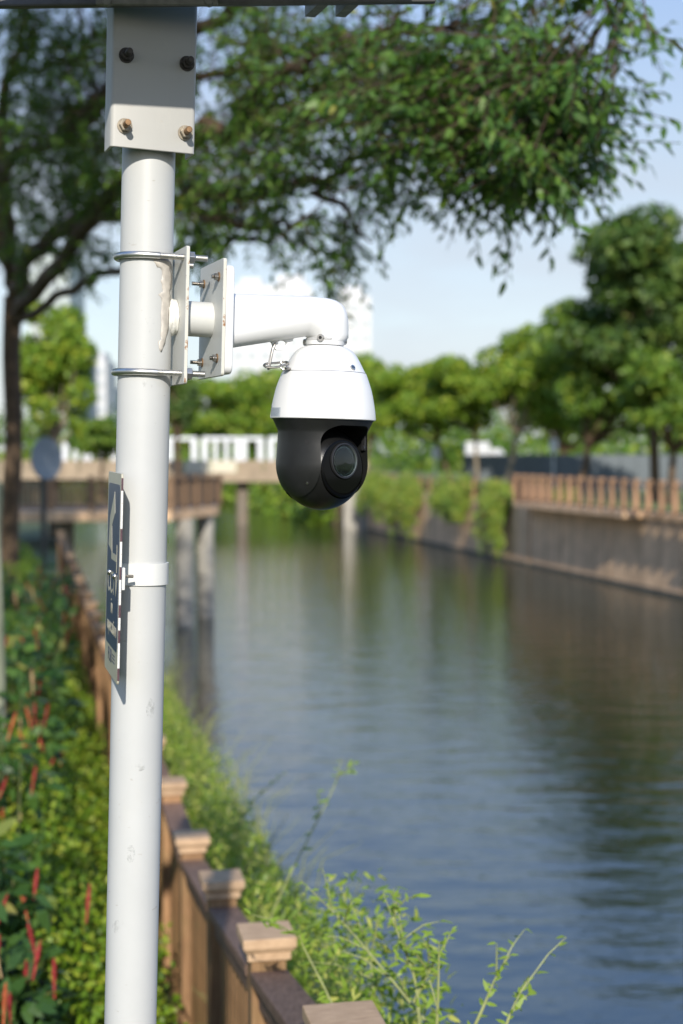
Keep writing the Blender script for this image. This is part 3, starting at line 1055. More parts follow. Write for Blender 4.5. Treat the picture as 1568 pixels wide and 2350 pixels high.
limbs = [
    ([(30, 700, 20), (60, 600, 19), (135, 530, 17), (276, 478, 14), (404, 458, 12), (512, 440, 10.8), (640, 432, 9.8), (720, 404, 9), (860, 350, 8)], 0.125),
    ([(28, 650, 20), (10, 480, 18.5), (20, 370, 17), (140, 318, 15), (251, 245, 13), (400, 200, 11.5), (600, 140, 10), (780, 60, 9)], 0.10),
    ([(34, 720, 20), (170, 560, 16), (300, 400, 13), (456, 309, 10.6), (538, 297, 10), (650, 265, 9.2), (803, 225, 8.2), (980, 190, 7.2), (1180, 160, 6.4), (1300, 175, 6)], 0.105),
    ([(30, 640, 20), (-10, 450, 19), (14, 220, 17.5), (46, 92, 16.5), (70, -40, 16)], 0.125),
    ([(36, 740, 20), (80, 715, 19), (170, 668, 17), (275, 618, 15), (430, 575, 13), (560, 540, 11.5), (700, 560, 10.5), (800, 610, 9.5)], 0.07),
    ([(404, 458, 12), (480, 500, 11), (620, 520, 10), (760, 500, 9)], 0.06),
    ([(140, 318, 15), (300, 150, 12), (540, 20, 10), (800, -120, 8), (1100, -160, 6.5), (1340, -110, 5.8), (1460, -60, 5.5)], 0.07),
    ([(538, 297, 10), (600, 190, 9), (691, 149, 8.2), (860, 80, 7.4), (1040, 60, 6.6)], 0.055),
    ([(980, 190, 7.2), (1060, 300, 6.8), (1120, 400, 6.5), (1180, 460, 6.3)], 0.017),
    ([(980, 190, 7.2), (1190, 290, 6.4), (1330, 330, 6.0)], 0.017),
    ([(803, 225, 8.2), (900, 330, 7.5), (960, 430, 7.2)], 0.02),
    ([(720, 404, 9), (800, 480, 8.6), (850, 560, 8.4)], 0.03),
    ([(70, -40, 16), (300, -200, 12), (700, -420, 9), (1100, -500, 7)], 0.09),
]
mb = MB()
base_pts = [oi @ Vector((tb.x, tb.y, 2.2)), oi @ (at(22, 1250, 20)), oi @ at(32, 1000, 20), oi @ at(26, 820, 20), oi @ at(30, 680, 20)]
mb.tube(smooth_path(base_pts), [0.13] * 17, 12)
mb.obj('trunk', M_BARK, OT, smooth=True)
limb_pts = []
for pts, r0 in limbs:
    sp = smooth_path(P3(pts), 5)
    wob = [p_ + Vector(rng.normal(size=3)) * 0.03 for p_ in sp]
    n = len(wob)
    MB().tube(wob, [r0 * (1 - 0.86 * i / (n - 1)) for i in range(n)], 8).obj('limb', M_BARK, OT, smooth=True)
    limb_pts += [(w_, r0 * (1 - .86 * i / (n - 1))) for i, w_ in enumerate(wob)]
LP = np.array([list(p_) for p_, _ in limb_pts])

# where foliage hangs: (px, py, spread px, spread py, depth, count of twigs)
zones = [
    (1000, 120, 200, 110, 6.8, 95), (1170, 120, 105, 100, 6.3, 62), (1170, 310, 130, 90, 6.3, 100), (1290, 400, 75, 60, 6.0, 46),
    (1290, 250, 45, 70, 5.9, 34), (1240, 470, 60, 35, 6.1, 24), (1060, 470, 60, 50, 6.6, 26), (1010, 330, 120, 80, 6.9, 70),
    (860, 180, 150, 100, 7.8, 80), (740, 120, 150, 90, 8.6, 70), (600, 100, 130, 90, 9.6, 80), (560, 260, 120, 80, 9.8, 70), (760, 320, 130, 60, 8.6, 60),
    (880, 420, 60, 60, 7.8, 26), (950, 250, 80, 60, 7.3, 40), (820, 560, 40, 50, 8.6, 14), (700, 560, 70, 45, 9.6, 22), (740, 640, 50, 18, 9.2, 7), (800, 690, 25, 15, 8.8, 3),
    (560, 470, 110, 60, 10.8, 55), (480, 390, 70, 60, 11.4, 44), (460, 560, 60, 50, 12, 26), (620, 380, 80, 50, 9.8, 36),
    (180, 130, 130, 110, 14, 120), (60, 300, 80, 130, 16, 90), (200, 330, 90, 90, 14.5, 80), (120, 450, 110, 60, 16, 66), (230, 430, 60, 60, 14, 40), (60, 560, 70, 60, 18, 40), (200, 600, 60, 50, 16, 26),
    (60, 70, 70, 70, 16, 50), (1420, -20, 60, 25, 5.5, 10), (1490, 40, 22, 28, 5.2, 4), (1385, 310, 25, 50, 5.7, 12), (360, 120, 100, 100, 12, 70), (350, 380, 60, 90, 12.6, 40),
    # crown carrying on above the picture
    (900, -200, 350, 160, 7.2, 130), (1250, -180, 180, 120, 6.0, 70), (500, -200, 250, 150, 9.5, 110), (150, -200, 200, 160, 13, 110), (700, -500, 450, 160, 8, 120),
]
LPs, LDs, LNs, LLs = [], [], [], []
tw = MB()
near_leaf = []
for (px, py, sx, sy, Y, cnt) in zones:
    for k in range(int(cnt * ((.68 if Y < 8 else .58 if Y < 11 else .75) if py > -100 else .22))):
        qx, qy = px + np.clip(rng.normal(), -1.7, 1.7) * sx * .62, py + np.clip(rng.normal(), -1.7, 1.7) * sy * .62
        if px > 900 and py > 200: qy -= 48
        yy = Y * (1 + 0.09 * rng.normal())
        tip = np.array(oi @ at(qx, qy, yy))
        near_ = np.argsort(np.linalg.norm(LP - tip, axis=1))[:14]
        root = LP[near_[min(13, int(abs(rng.normal()) * 6))]]
        v = tip - root
        dist = np.linalg.norm(v)
        # branchlet from the limb, then a drooping leafy twig
        if dist > 0.25:
            mid = root + v * .55 + np.array([0, 0, 0.10 * dist])
            tw.tube([Vector(root), Vector(mid), Vector(tip)], [0.004 + .0022 * dist, 0.004, 0.0025], 4, caps=False)
        dr = unit((v / max(dist, .1) * .6 + rng.normal(size=3) * .5 + np.array([0, 0, -.18]))[None])[0]
        for sub in range(3 if Y < 9 else 4):
            d2 = unit((dr + rng.normal(size=3) * .55)[None])[0]
            tl = rng.uniform(0.18, 0.36)
            st = tip - v / max(dist, .1) * rng.uniform(0, .3)
            end = st + d2 * tl + np.array([0, 0, -.10 * tl])
            tw.tube([Vector(st), Vector(end)], [0.0035, 0.0015], 3, caps=False)
            nl = int(rng.integers(7, 12))
            side = unit(np.cross(d2, [0, 0, 1.0])[None])[0]
            for q in range(nl):
                f_ = (q + .6) / nl
                p_ = st + (end - st) * f_
                sgn = 1 if q % 2 else -1
                ld = unit((side * sgn * .8 + d2 * .55 + np.array([0, 0, -.42]) + rng.normal(size=3) * .28)[None])[0]
                LPs.append(p_)
                LDs.append(ld)
                LNs.append(unit((np.array([0, -.35, .8]) + rng.normal(size=3) * .45)[None])[0])
                LLs.append(rng.uniform(.050, .080) * (1.0 if Y < 11 else 1.1))
LPs, LDs, LNs, LLs = map(np.array, (LPs, LDs, LNs, LLs))
tw.obj('twigs', M_TWIG, OT, kind='stuff')
# the leaves that show largest are parts of their own
wp = LPs + np.array(OT.location)
scr = (wp[:, 0] / wp[:, 1] * FPX + 784, 1040 - (wp[:, 2] - EYE) / wp[:, 1] * FPX)
vis = (scr[0] > 450) & (scr[0] < 1560) & (scr[1] > 5) & (scr[1] < 720)
order = np.argsort(np.where(vis, wp[:, 1], 1e6) + rng.random(len(wp)) * 1.2)
own = order[:280]
rest = np.setdiff1d(np.arange(len(wp)), own)
add_mesh('crown', leaf_mesh('crown', LPs[rest], LDs[rest], LNs[rest], LLs[rest], LLs[rest] * .38), M_LEAF, OT, kind='stuff')
_bl = [(np.array([rng.uniform(-13, -5.5), rng.uniform(15, 25), rng.uniform(13, 17)]) - np.array(OT.location), np.array([1.5, 1.5, .9])) for k in range(46)]  # unseen crown clumps above the frame, added to shade trunk, fence and deck
_bl += [(np.array([-.27 * y_ - 1.6 - 7 * rng.random(), y_, rng.uniform(6.5, 13)]) - np.array(OT.location), np.array([1.3, 1.3, .8])) for y_ in rng.uniform(4, 20, 40)]
_bl += [(np.array([rng.uniform(-6.5, -.8), y_, EYE + .345 * y_ + rng.uniform(1.2, 4.5)]) - np.array(OT.location), np.array([1.2, 1.2, .6])) for y_ in rng.uniform(7.0, 18, 120)]
_bl += [(np.array([rng.uniform(-4.5, -1.7), y_, EYE + .37 * y_ + rng.uniform(.6, 1.8)]) - np.array(OT.location), np.array([.6, .6, .3])) for y_ in rng.uniform(3.8, 7.0, 30)]
_P, _d = clump_points(_bl, 44000)
add_mesh('shading_crown', leaf_mesh('shading_crown', _P, rand_dirs(44000), unit(_d + rand_dirs(44000) * .6 + np.array([0, 0, .4])), .22, .11, True), M_LEAF, OT, kind='stuff')
lms = []
for k in range(6):
    lms.append(leaf_mesh('leaf', np.zeros((1, 3)), np.array([[1.0, 0, 0]]), np.array([[0, 0, 1.0]]), 1.0, 0.42, droop=0.08 + .05 * k))
m2 = bpy.data.materials.new('canopy_leaf_single')
m2.use_nodes = True
_t = m2.node_tree
_b = _t.nodes['Principled BSDF']
_oi = _t.nodes.new('ShaderNodeObjectInfo')
_c = ramp(_t, _oi.outputs['Random'], [(0, (0.039, 0.097, 0.017)), (0.6, (0.088, 0.186, 0.028)), (0.95, (0.147, 0.254, 0.035)), (1, (0.22, 0.27, 0.04))])
_t.links.new(_c, _b.inputs['Base Color'])
_b.inputs['Roughness'].default_value = 0.45
_tr = _t.nodes.new('ShaderNodeBsdfTranslucent')
_t.links.new(mixc(_t, .6, _c, (0.20, 0.30, 0.02)), _tr.inputs['Color'])
_ms = _t.nodes.new('ShaderNodeMixShader')
_ms.inputs[0].default_value = 0.40
_t.links.new(_b.outputs[0], _ms.inputs[1])
_t.links.new(_tr.outputs[0], _ms.inputs[2])
_t.links.new(_ms.outputs[0], _t.nodes['Material Output'].inputs['Surface'])
for i in own:
    o = add_mesh('leaf', lms[i % 6], m2, OT)
    d_ = Vector(LDs[i])
    n_ = Vector(LNs[i])
    s_ = d_.cross(n_).normalized()
    u_ = s_.cross(d_)
    Mx = Matrix((d_, -s_, u_)).transposed().to_4x4()
    o.matrix_local = Matrix.Translation(Vector(LPs[i])) @ Mx @ Matrix.Scale(LLs[i], 4)

# slim tree at the very left edge
p = at(-14, 1500, 7.5)
ST = empty('slim_tree', (p.x, p.y, 2.4), 'slim greenish trunk cut off by the left edge of the flower bed', 'tree')
MB().tube([(0, 0, -.1), (0.01, 0, 1.6), (-0.02, 0, 2.9), (-0.35, 0.3, 4.8), (-0.7, 0.5, 6.4)], [0.058, 0.05, 0.046, 0.035, 0.02], 10).obj('trunk', M_BARKG, ST, smooth=True)
blobs = [(np.array([-.9 + rng.normal() * .5, .6 + rng.normal() * .4, 6.2 + rng.normal() * .5]), np.array([.5, .5, .35])) for k in range(10)]
P, d = clump_points(blobs, 1500)
add_mesh('crown', leaf_mesh('crown', P, rand_dirs(1500), unit(d + rand_dirs(1500) * .5), 0.09, 0.045, True), M_LEAF, ST)

# ------------------------------------------------------------------ flower bed on the left
def bed(n, x_of, yr, z_of, lsize, mat, name, spread=0.2, up=.4, near=1.0):
    global rng
    Y = yr[0] + (yr[1] - yr[0]) * rng.random(n) ** near
    X = x_of(Y)
    Z = z_of(X, Y) - spread * rng.random(n) ** 1.2
    P = np.stack([X, Y, Z], 1)
    L_ = lsize * (.6 + .8 * rng.random(n))
    D = unit(rand_dirs(n) + np.array([0, -.25, -.1]))
    N = unit(rand_dirs(n) * .7 + np.array([0, -.5, up]))
    return tag(add_mesh(name, leaf_mesh(name, P, D, N, L_, L_ * .5), mat), kind='stuff')


fx = np.vectorize(fence_x)
gz = np.vectorize(ground_z)


def hump(X, Y, s, a):
    return a * (np.sin(X * s + 1.3) * np.cos(Y * s * .83 + .4) + .6 * np.sin(X * s * 2.3 + Y * s * 1.7))


# low yellow green cover against the fence
bed(90000, lambda Y: fx(Y) - .10 - 1.35 * rng.random(len(Y)) ** .9, (3.3, 24), lambda X, Y: gz(Y) + .42 + .70 * np.clip((Y - 4.0) / 2.6, 0, 1) * np.clip((fx(Y) - .2 - X) / .5, 0, 1) + hump(X, Y, 3.1, .14) + .25 * np.clip((fx(Y) - .9 - X), 0, .5), .036, M_COVER, 'ground_cover', .45, near=1.5)
# deep green understorey below the flowering shrubs
bed(22000, lambda Y: fx(Y) - .95 - 3.2 * rng.random(len(Y)), (4.2, 26), lambda X, Y: gz(Y) + .62 + .16 * np.clip(fx(Y) - X - 1, 0, 2) + hump(X, Y, 2.2, .18), .085, M_SHRUB, 'undergrowth', .6, near=1.5)


def flower_shrub(label, px, py, Y, r, nl, nsp, lsize, seed, group='red flowering shrubs in the bed', h=None):
    global rng
    rng = np.random.default_rng(seed)
    c = at(px, py, Y)
    g = ground_z(Y)
    T = empty('flowering_shrub', (c.x, c.y, g), label, 'shrub', group)
    H = c.z - g
    stems = MB()
    blobs = []
    tips = []
    for k in range(12):
        a = rng.random() * 6.28
        rr = r * math.sqrt(rng.random())
        tp = Vector((rr * math.cos(a), rr * math.sin(a), H * rng.uniform(.72, 1.0)))
        stems.tube([(tp.x * .2, tp.y * .2, 0), (tp.x * .7, tp.y * .7, tp.z * .5), tp], [0.009, 0.007, 0.004], 5)
        tips.append(tp)
        blobs.append((np.array(tp) - [0, 0, .08], np.array([.11, .11, .13])))
        blobs.append((np.array(tp) * [.85, .85, .62], np.array([.13, .13, .18])))
    stems.obj('stem', M_STALKD, T)
    P, d = clump_points(blobs, nl, .3)
    L_ = lsize * (.6 + .8 * rng.random(nl))
    D = unit(d + rand_dirs(nl) * .7 + np.array([0, 0, -.3]))
    N = unit(d * .5 + rand_dirs(nl) * .4 + np.array([0, -.3, .8]))
    add_mesh('foliage', leaf_mesh('foliage', P, D, N, L_, L_ * .5), M_SHRUB, T)
    for k in range(nsp):
        tp = tips[k % len(tips)] + Vector((rng.normal() * .06 + .04, -abs(rng.normal()) * .08 - .02, rng.uniform(-.22, .09)))
        hgt = rng.uniform(.042, .085)
        lean = Vector((rng.normal() * .18, rng.normal() * .18, 1)).normalized()
        mb = MB()
        ring = 6
        nlay = 7
        for q in range(nlay):
            f_ = q / (nlay - 1)
            rad = 0.0085 * math.sin(math.pi * (0.16 + .80 * f_)) + .002
            cpt = tp + lean * (hgt * f_)
            for j in range(ring):
                th = 2 * math.pi * (j + .5 * (q % 2)) / ring
                o_ = Vector((math.cos(th), math.sin(th), 0))
                s_ = Vector((-math.sin(th), math.cos(th), 0))
                b0 = cpt + o_ * rad * .5
                mb.add([b0 - s_ * .004, b0 + s_ * .004, b0 + o_ * rad * .9 + lean * .013], [(0, 1, 2)])
        mb.tube([tp - lean * .05, tp, tp + lean * hgt * .5, tp + lean * hgt], [.003, .005, .006, .0025], 6)
        u_ = rng.random()
        mb.obj('flower_spike', M_RED if u_ < .45 else (M_RED2 if u_ < .78 else M_DRY), T)
    return T


FS = [
    ('shrub with two tall red spikes nearest the pole halfway down the bed', -30, 1890, 5.3, .16, 10),
    ('shrub with crimson spikes at the left edge level with the fence caps', -110, 1880, 5.4, .2, 9),
    ('shrub with dried tan bracts and red buds at the lower left edge', -120, 2040, 4.9, .2, 10),
    ('shrub with orange spikes hanging low at the bottom left of the bed', -25, 2120, 4.75, .15, 5),
    ('lowest shrub with brown seed heads in the bottom left corner', -60, 2270, 4.5, .2, 3),
    ('shrub with a cluster of pink red spikes below the blue sign', 0, 1660, 6.6, .22, 20),
    ('shrub with red spikes at the left edge beside the slim trunk', -60, 1580, 7.2, .26, 14),
    ('shrub with scattered spikes left of the lower half of the blue sign', 15, 1540, 7.8, .24, 18),
]
for i, (lab, px, py, Y, r, ns) in enumerate(FS):
    flower_shrub(lab, px, py, Y, r, 380, ns + 4, .095, 100 + i)
BACK = ['dim shrub with red spikes nearest of the shaded back row', 'dim shrub at the left edge just past the slim trunk', 'dim shrub beside the far fence with red spikes left of the sign lettering', 'shaded shrub midway to the big tree with dull red spikes', 'shaded shrub against the far fence slats short of the big tree', 'shaded shrub in front of the big tree trunk', 'far dim shrub close to the foot of the round sign post', 'farthest dim shrub beside the end of the fence']
for i, (px, py, Y) in enumerate(((20, 1470, 9), (-50, 1430, 10), (60, 1430, 10.5), (0, 1375, 12), (85, 1360, 13.5), (10, 1330, 14), (50, 1305, 16), (95, 1290, 18))):
    flower_shrub(BACK[i], px, py, Y, .32, 420, 12, .11, 140 + i, 'shaded shrubs at the back of the bed')

# ------------------------------------------------------------------ weeds on the river side
rng = np.random.default_rng(77)
n = 56000
Y = 2.7 + 14 * rng.random(n) ** 1.6
off = .08 + (.58 + .42 * np.clip((4.7 - Y) / 1.2, 0, 1)) * rng.random(n) ** 1.1
X = fx(Y) + off
top = np.interp(Y, [2.7, 3.8, 4.5, 5.5, 6.5, 9, 17], [3.92, 3.82, 3.60, 3.46, 3.42, 3.40, 3.38]) + hump(X, Y, 4.1, .12) - 1.6 * np.clip(off - .27, 0, 1)
Z = top - .8 * rng.random(n) ** 1.1
L_ = .030 * (.6 + .9 * rng.random(n))
P = np.stack([X, Y, Z], 1)
tag(add_mesh('weeds', leaf_mesh('weeds', P, unit(rand_dirs(n) + np.array([.1, -.3, .2])), unit(rand_dirs(n) * .6 + np.array([0, -.5, .5])), L_, L_ * .33), M_WEED), kind='stuff')
g_ = MB()
for k in range(420):
    Y_ = 3.4 + 12 * random.random() ** 1.3
    x_ = fence_x(Y_) + random.uniform(.1, .55)
    z_ = 2.85 + random.uniform(-.1, .25)
    dx, dy, dz = random.uniform(-.25, .35), random.uniform(-.25, .2), random.uniform(.15, .42)
    g_.tube([(x_, Y_, z_ - .5), (x_ + dx * .4, Y_ + dy * .4, z_ + dz * .5), (x_ + dx, Y_ + dy, z_ + dz)], [.004, .003, .001], 4, caps=False)
tag(g_.obj('grass', M_STALK), kind='stuff')


def stalk_weed(label, pts, seed, leaf=.026, nleaf=26, side=0):
    global rng
    rng = np.random.default_rng(seed)
    W = [at(*q) for q in pts]
    T = empty('tall_weed', W[0], label, 'weed', 'tall weeds over the near bank')
    W = smooth_path([p_ - W[0] for p_ in W], 4)
    n = len(W)
    mb = MB().tube(W, [.0042 * (1 - .75 * i / (n - 1)) for i in range(n)], 6)
    mb.obj('stem', M_STALK, T, smooth=True)
    lm = leaf_mesh('leaf', np.zeros((1, 3)), np.array([[1., 0, 0]]), np.array([[0, 0, 1.]]), 1, .34, droop=.2)
    for k in range(side):
        i = int(rng.integers(n // 4, n - 2))
        a = W[i]
        d_ = Vector((rng.normal() * .6, rng.normal() * .4, .6)).normalized() * rng.uniform(.06, .16)
        MB().tube([a, a + d_ * .6 + Vector((0, 0, .01)), a + d_], [.002, .0016, .0008], 4, caps=False).obj('side_stem', M_STALK, T)
        for q in range(6):
            place_leaf(lm, T, a + d_ * (q + 1) / 6, leaf)
    for k in range(nleaf):
        f_ = .12 + .88 * (k + rng.random() * .5) / nleaf
        j = min(n - 2, int(f_ * (n - 1)))
        p_ = W[j].lerp(W[j + 1], f_ * (n - 1) - j)
        place_leaf(lm, T, p_, leaf * (1.15 - .5 * f_))
    return T


def place_leaf(lm, T, p_, size):
    o = add_mesh('leaf', lm, M_WEED, T)
    d_ = Vector((rng.normal(), rng.normal() * .8, .35 + rng.normal() * .4)).normalized()
    n_ = Vector((rng.normal() * .4, -.5 + rng.normal() * .3, .8)).normalized()
    s_ = d_.cross(n_).normalized()
    u_ = s_.cross(d_)
    o.matrix_local = Matrix.Translation(p_) @ Matrix((d_, -s_, u_)).transposed().to_4x4() @ Matrix.Scale(size * rng.uniform(.7, 1.3), 4)


SW = [
    ('long weed stalk leaning left from the bottom edge towards the fence cap', [(1040, 2420, 3.0), (900, 2250, 3.1), (790, 2120, 3.2), (690, 2020, 3.3)], 5),
    ('upright weed with forked top rising above the water at lower centre', [(965, 2400, 2.95), (955, 2260, 3.0), (920, 2160, 3.05), (880, 2050, 3.1)], 6),
    ('weed stalk bending right with narrow tips toward the open water', [(950, 2300, 3.0), (985, 2230, 3.0), (1020, 2170, 3.0), (1040, 2130, 3.05)], 3),
    ('short upright weed with bare brown tip right of the forked weed', [(1000, 2420, 2.9), (1006, 2280, 2.9), (1008, 2160, 2.9)], 1),
    ('separate leafy sprig over the water near the bottom right of the weeds', [(1060, 2420, 2.9), (1110, 2310, 2.9), (1140, 2240, 2.95), (1172, 2190, 2.95)], 2),
    ('rightmost leafy sprig rising from the bottom edge against the water', [(1140, 2430, 2.85), (1170, 2330, 2.85), (1215, 2240, 2.9)], 2),
    ('tall thin weed arching up over the water beside the third fence cap', [(600, 2160, 4.6), (650, 2040, 4.6), (720, 1900, 4.65), (765, 1810, 4.7), (785, 1740, 4.7)], 2),
    ('thin sprig reaching right over the water below the deck piers', [(540, 1900, 6.0), (590, 1830, 6.0), (660, 1770, 6.1)], 1),
    ('weed with pale leaves standing close behind the nearest whole fence cap', [(800, 2420, 3.1), (760, 2300, 3.15), (700, 2180, 3.2), (685, 2140, 3.2)], 2),
    ('spreading weed with many side shoots between the caps and the water', [(860, 2380, 3.3), (850, 2200, 3.35), (800, 2060, 3.4)], 6),
]
for i, (lab, pts, sd) in enumerate(SW):
    stalk_weed(lab, pts, 200 + i, .028 if pts[0][2] < 4 else .034, 22 if pts[0][2] < 4 else 16, sd)

# ------------------------------------------------------------------ the pole and everything on it
YAW = R(19.5)
LEAN = R(1.55)
P0 = at(327.2, 1040, 2.11)
MP = Matrix.Translation(P0) @ Matrix.Rotation(LEAN, 4, 'Y') @ Matrix.Rotation(YAW, 4, 'Z')
MPi = MP.inverted()
CAMP = Vector((0, 0, EYE))


def L(px, py, v=0.0):
    """(u, w) of the picture point on the local plane v = const"""
    o = MPi @ CAMP
    q = MPi @ at(px, py, 2.0)
    d = q - o
    k = (v - o.y) / d.y
    r = o + d * k
    return r.x, r.z


POLE_R = 0.0388
base_w = -(EYE - 3.2)
PO = empty('white_pole', MP @ Matrix.Translation((0, 0, base_w)), 'round white steel pole standing in front with a boxed steel top', 'pole')


def loc(mb, T):
    """geometry written in the pole's frame, stored in the thing's frame"""
    i = T.matrix_world.inverted() @ MP
    mb.v = [tuple(i @ Vector(p_)) for p_ in mb.v]
    return mb


wtop = L(340, 60)[1]
loc(MB().tube([(0, 0, base_w - .1), (0, 0, wtop)], [POLE_R, POLE_R], 72), PO).obj('shaft', M_POLE, PO, smooth=True)
# channel shaped cover
VF = -0.056
uL, wB = L(253, 334, VF)
uR, _ = L(447.5, 354, VF)
wB = (L(253, 334, VF)[1] + L(447.5, 354, VF)[1]) / 2
wT = L(360, -14, VF)[1]
th = .004
mb = MB()
dp = .047
ro = .006
prof = []
# outer then inner outline of the bent sheet, seen from above
out = [(uL, VF + dp)] + [(uL + ro - ro * math.cos(R(a)), VF + ro - ro * math.sin(R(a))) for a in (0, 30, 60, 90)] + \
      [(uR - ro + ro * math.sin(R(a)), VF + ro - ro * math.cos(R(a))) for a in (0, 30, 60, 90)] + [(uR, VF + dp)]
inn = [(uR - th, VF + dp), (uR - th, VF + th), (uL + th, VF + th), (uL + th, VF + dp)]
mb.prism(out + inn, wT - wB, Matrix.Translation((0, 0, wB)))
cover = loc(mb, PO).obj('channel_cover', M_BOX, PO, smooth=True, bevel=.0008, seg=1)
# the bolts through the cover
for (px, py, m_bolt) in ((295, 124, M_DKBOLT), (434, 143, M_DKBOLT), (291, 286, M_RUSTB), (430, 302, M_RUSTB)):
    u_, w_ = L(px - 5, py + 3, VF)
    loc(MB().cyl((u_, VF - .0002, w_), (u_, VF - .0022, w_), .0108, 28), PO).obj('washer', M_NUTS if m_bolt is M_RUSTB else M_DKBOLT, cover, smooth=True)
    q = MB()
    hexbar(q, (u_, VF - .0023, w_), (u_, VF - .0105, w_), .0088)
    loc(q, PO).obj('nut', M_NUTS if m_bolt is M_RUSTB else M_DKBOLT, cover, bevel=.0008)
    loc(MB().tube([(u_, VF - .0106, w_), (u_, VF - .026, w_), (u_, VF - .0275, w_)], [.0048, .0048, .004], 16), PO).obj('bolt', m_bolt, cover, smooth=True)


# torn tape residue on the pole, ragged both sides
def wrap(theta, w_, r=POLE_R):
    return Vector((r * math.sin(theta), -r * math.cos(theta), w_))


def theta_of(px, py):
    """angle round the pole (0 = straight towards the local front) of a picture point on the shaft"""
    o = MPi @ CAMP
    d = (MPi @ at(px, py, 2.0)) - o
    a = d.x ** 2 + d.y ** 2
    b2 = 2 * (o.x * d.x + o.y * d.y)
    c = o.x ** 2 + o.y ** 2 - POLE_R ** 2
    k = (-b2 - math.sqrt(max(0, b2 * b2 - 4 * a * c))) / (2 * a)
    r = o + d * k
    return math.atan2(r.x, -r.y), r.z


left = [(349, 594), (356, 603), (360, 613), (367, 613), (372, 622), (371, 640), (368, 645), (371, 650), (372, 662), (374, 668), (363, 675), (369, 682), (371, 692), (369, 720), (370, 745), (368, 770), (370, 778), (363, 783), (365, 800), (368, 808)]
right = [(385, 593), (391, 603), (392, 612), (389, 618), (393, 627), (394, 640), (393, 655), (392, 662), (389, 668), (391, 682), (390, 692), (391, 700), (387, 725), (386, 745), (386, 757), (384, 766), (380, 776), (378, 788), (374, 797), (371, 806)]
mb = MB()
rj = random.Random(4)
cols = 5
for (a, b_) in zip(left, right):
    ta, wa = theta_of(*a)
    tb_, wb = theta_of(*b_)
    for k in range(cols):
        f_ = k / (cols - 1)
        lift = .0003 + (.0004 + .0006 * rj.random() if 0 < k < cols - 1 else .0004 * rj.random())
        mb.v.append(tuple(wrap(ta + (tb_ - ta) * f_, wa + (wb - wa) * f_ + rj.uniform(-1, 1) * .0006, POLE_R + lift)))
for i in range(len(left) - 1):
    for k in range(cols - 1):
        a = i * cols + k
        mb.f.append((a, a + 1, a + cols + 1, a + cols))
o = loc(mb, PO).obj('tape_residue', M_TAPE, PO, smooth=True, angle=70)
sm = o.modifiers.new('thickness', 'SOLIDIFY')
sm.thickness = .0002

# faint scuffs on the paint
m, t, b = nt('pole_scuff')
b.inputs['Base Color'].default_value = (0.28, 0.28, 0.26, 1)
b.inputs['Roughness'].default_value = 0.6
f = noise(t, 55, 6, 0.7, (1, 1, .7))
_tp = t.nodes.new('ShaderNodeBsdfTransparent')
_ms = t.nodes.new('ShaderNodeMixShader')
t.links.new(ramp(t, f, [(0.50, (0, 0, 0)), (0.72, (.55, .55, .55))]), _ms.inputs[0])
t.links.new(_tp.outputs[0], _ms.inputs[1])
t.links.new(b.outputs[0], _ms.inputs[2])
t.links.new(_ms.outputs[0], t.nodes['Material Output'].inputs['Surface'])
M_SCUFF = m
for (px, py, dx, dy) in ((349, 1628, 14, 26), (272, 2128, 14, 16), (318, 1760, 16, 10), (340, 880, 14, 12), (345, 745, 10, 18), (300, 1960, 10, 20)):
    mb = MB()
    for j in range(7):
        for i in range(7):
            rr = .5 + .5 * math.cos(0)
            q_, wq_ = theta_of(px + dx * (i - 3) / 3 * math.sqrt(max(.05, 1 - ((j - 3) / 3.2) ** 2)), py + dy * (j - 3) / 3)
            mb.v.append(tuple(wrap(q_, wq_, POLE_R + .00025)))
    for j in range(6):
        for i in range(6):
            k = j * 7 + i
            mb.f.append((k, k + 1, k + 8, k + 7))
    loc(mb, PO).obj('scuff_mark', M_SCUFF, PO, smooth=True)

# ---- clamp bracket
BK = empty('mounting_bracket', MP @ Matrix.Translation((0.044, 0, 0.2)), 'two white steel plates with a stub pipe held to the pole by U bolts', 'bracket')
UP = 0.0455
wt_, wb_ = L(423, 562, -.062)[1], L(412, 880, -.062)[1]


def plate(u0, thick, v0, v1, w0, w1, T, name, mat):
    Mx = Matrix.Translation((u0, (v0 + v1) / 2, (w0 + w1) / 2)) @ Matrix.Rotation(R(90), 4, 'Z') @ Matrix.Rotation(R(90), 4, 'X')
    o = loc(MB().prism(rrect(v1 - v0, w1 - w0, .005), thick, Mx), T).obj(name, mat, T, bevel=.0006, seg=1)
    o.data.materials.append(M_EDGE)
    for p_ in o.data.polygons:
        if abs(p_.normal.x) < .5: p_.material_index = 1
    return o


cp_ = plate(UP, .005, -.062, .062, wb_, wt_, BK, 'clamp_plate', M_PLATE)
UE = L(519, 700, -.07)[0] - .005
we_t, we_b = L(517, 591, -.07)[1], L(508, 862, -.07)[1]
ep_ = plate(UE, .005, -.070, .070, we_b, we_t, BK, 'end_plate', M_PLATE)
wc = L(462, 733)[1]
loc(MB().tube([(UP + .0052, 0, wc), (UE - .0002, 0, wc)], [.0262, .0262], 40), BK).obj('stub_pipe', M_PLATE, BK, smooth=True)
# sealant lump between pole and plate
mb = MB()
rj = random.Random(9)
for i in range(9):
    f_ = i / 8
    for k in range(14):
        th_ = 2 * math.pi * k / 14
        rr = .029 * (1 - .25 * abs(f_ - .4)) * (1 + .07 * rj.uniform(-1, 1))
        mb.v.append((.030 + .0150 * f_, rr * math.cos(th_) * .9 - .004, wc + rr * math.sin(th_)))
for i in range(8):
    for k in range(14):
        mb.f.append((i * 14 + k, i * 14 + (k + 1) % 14, (i + 1) * 14 + (k + 1) % 14, (i + 1) * 14 + k))
loc(mb, BK).obj('sealant', M_CAULK, BK, smooth=True, angle=60)


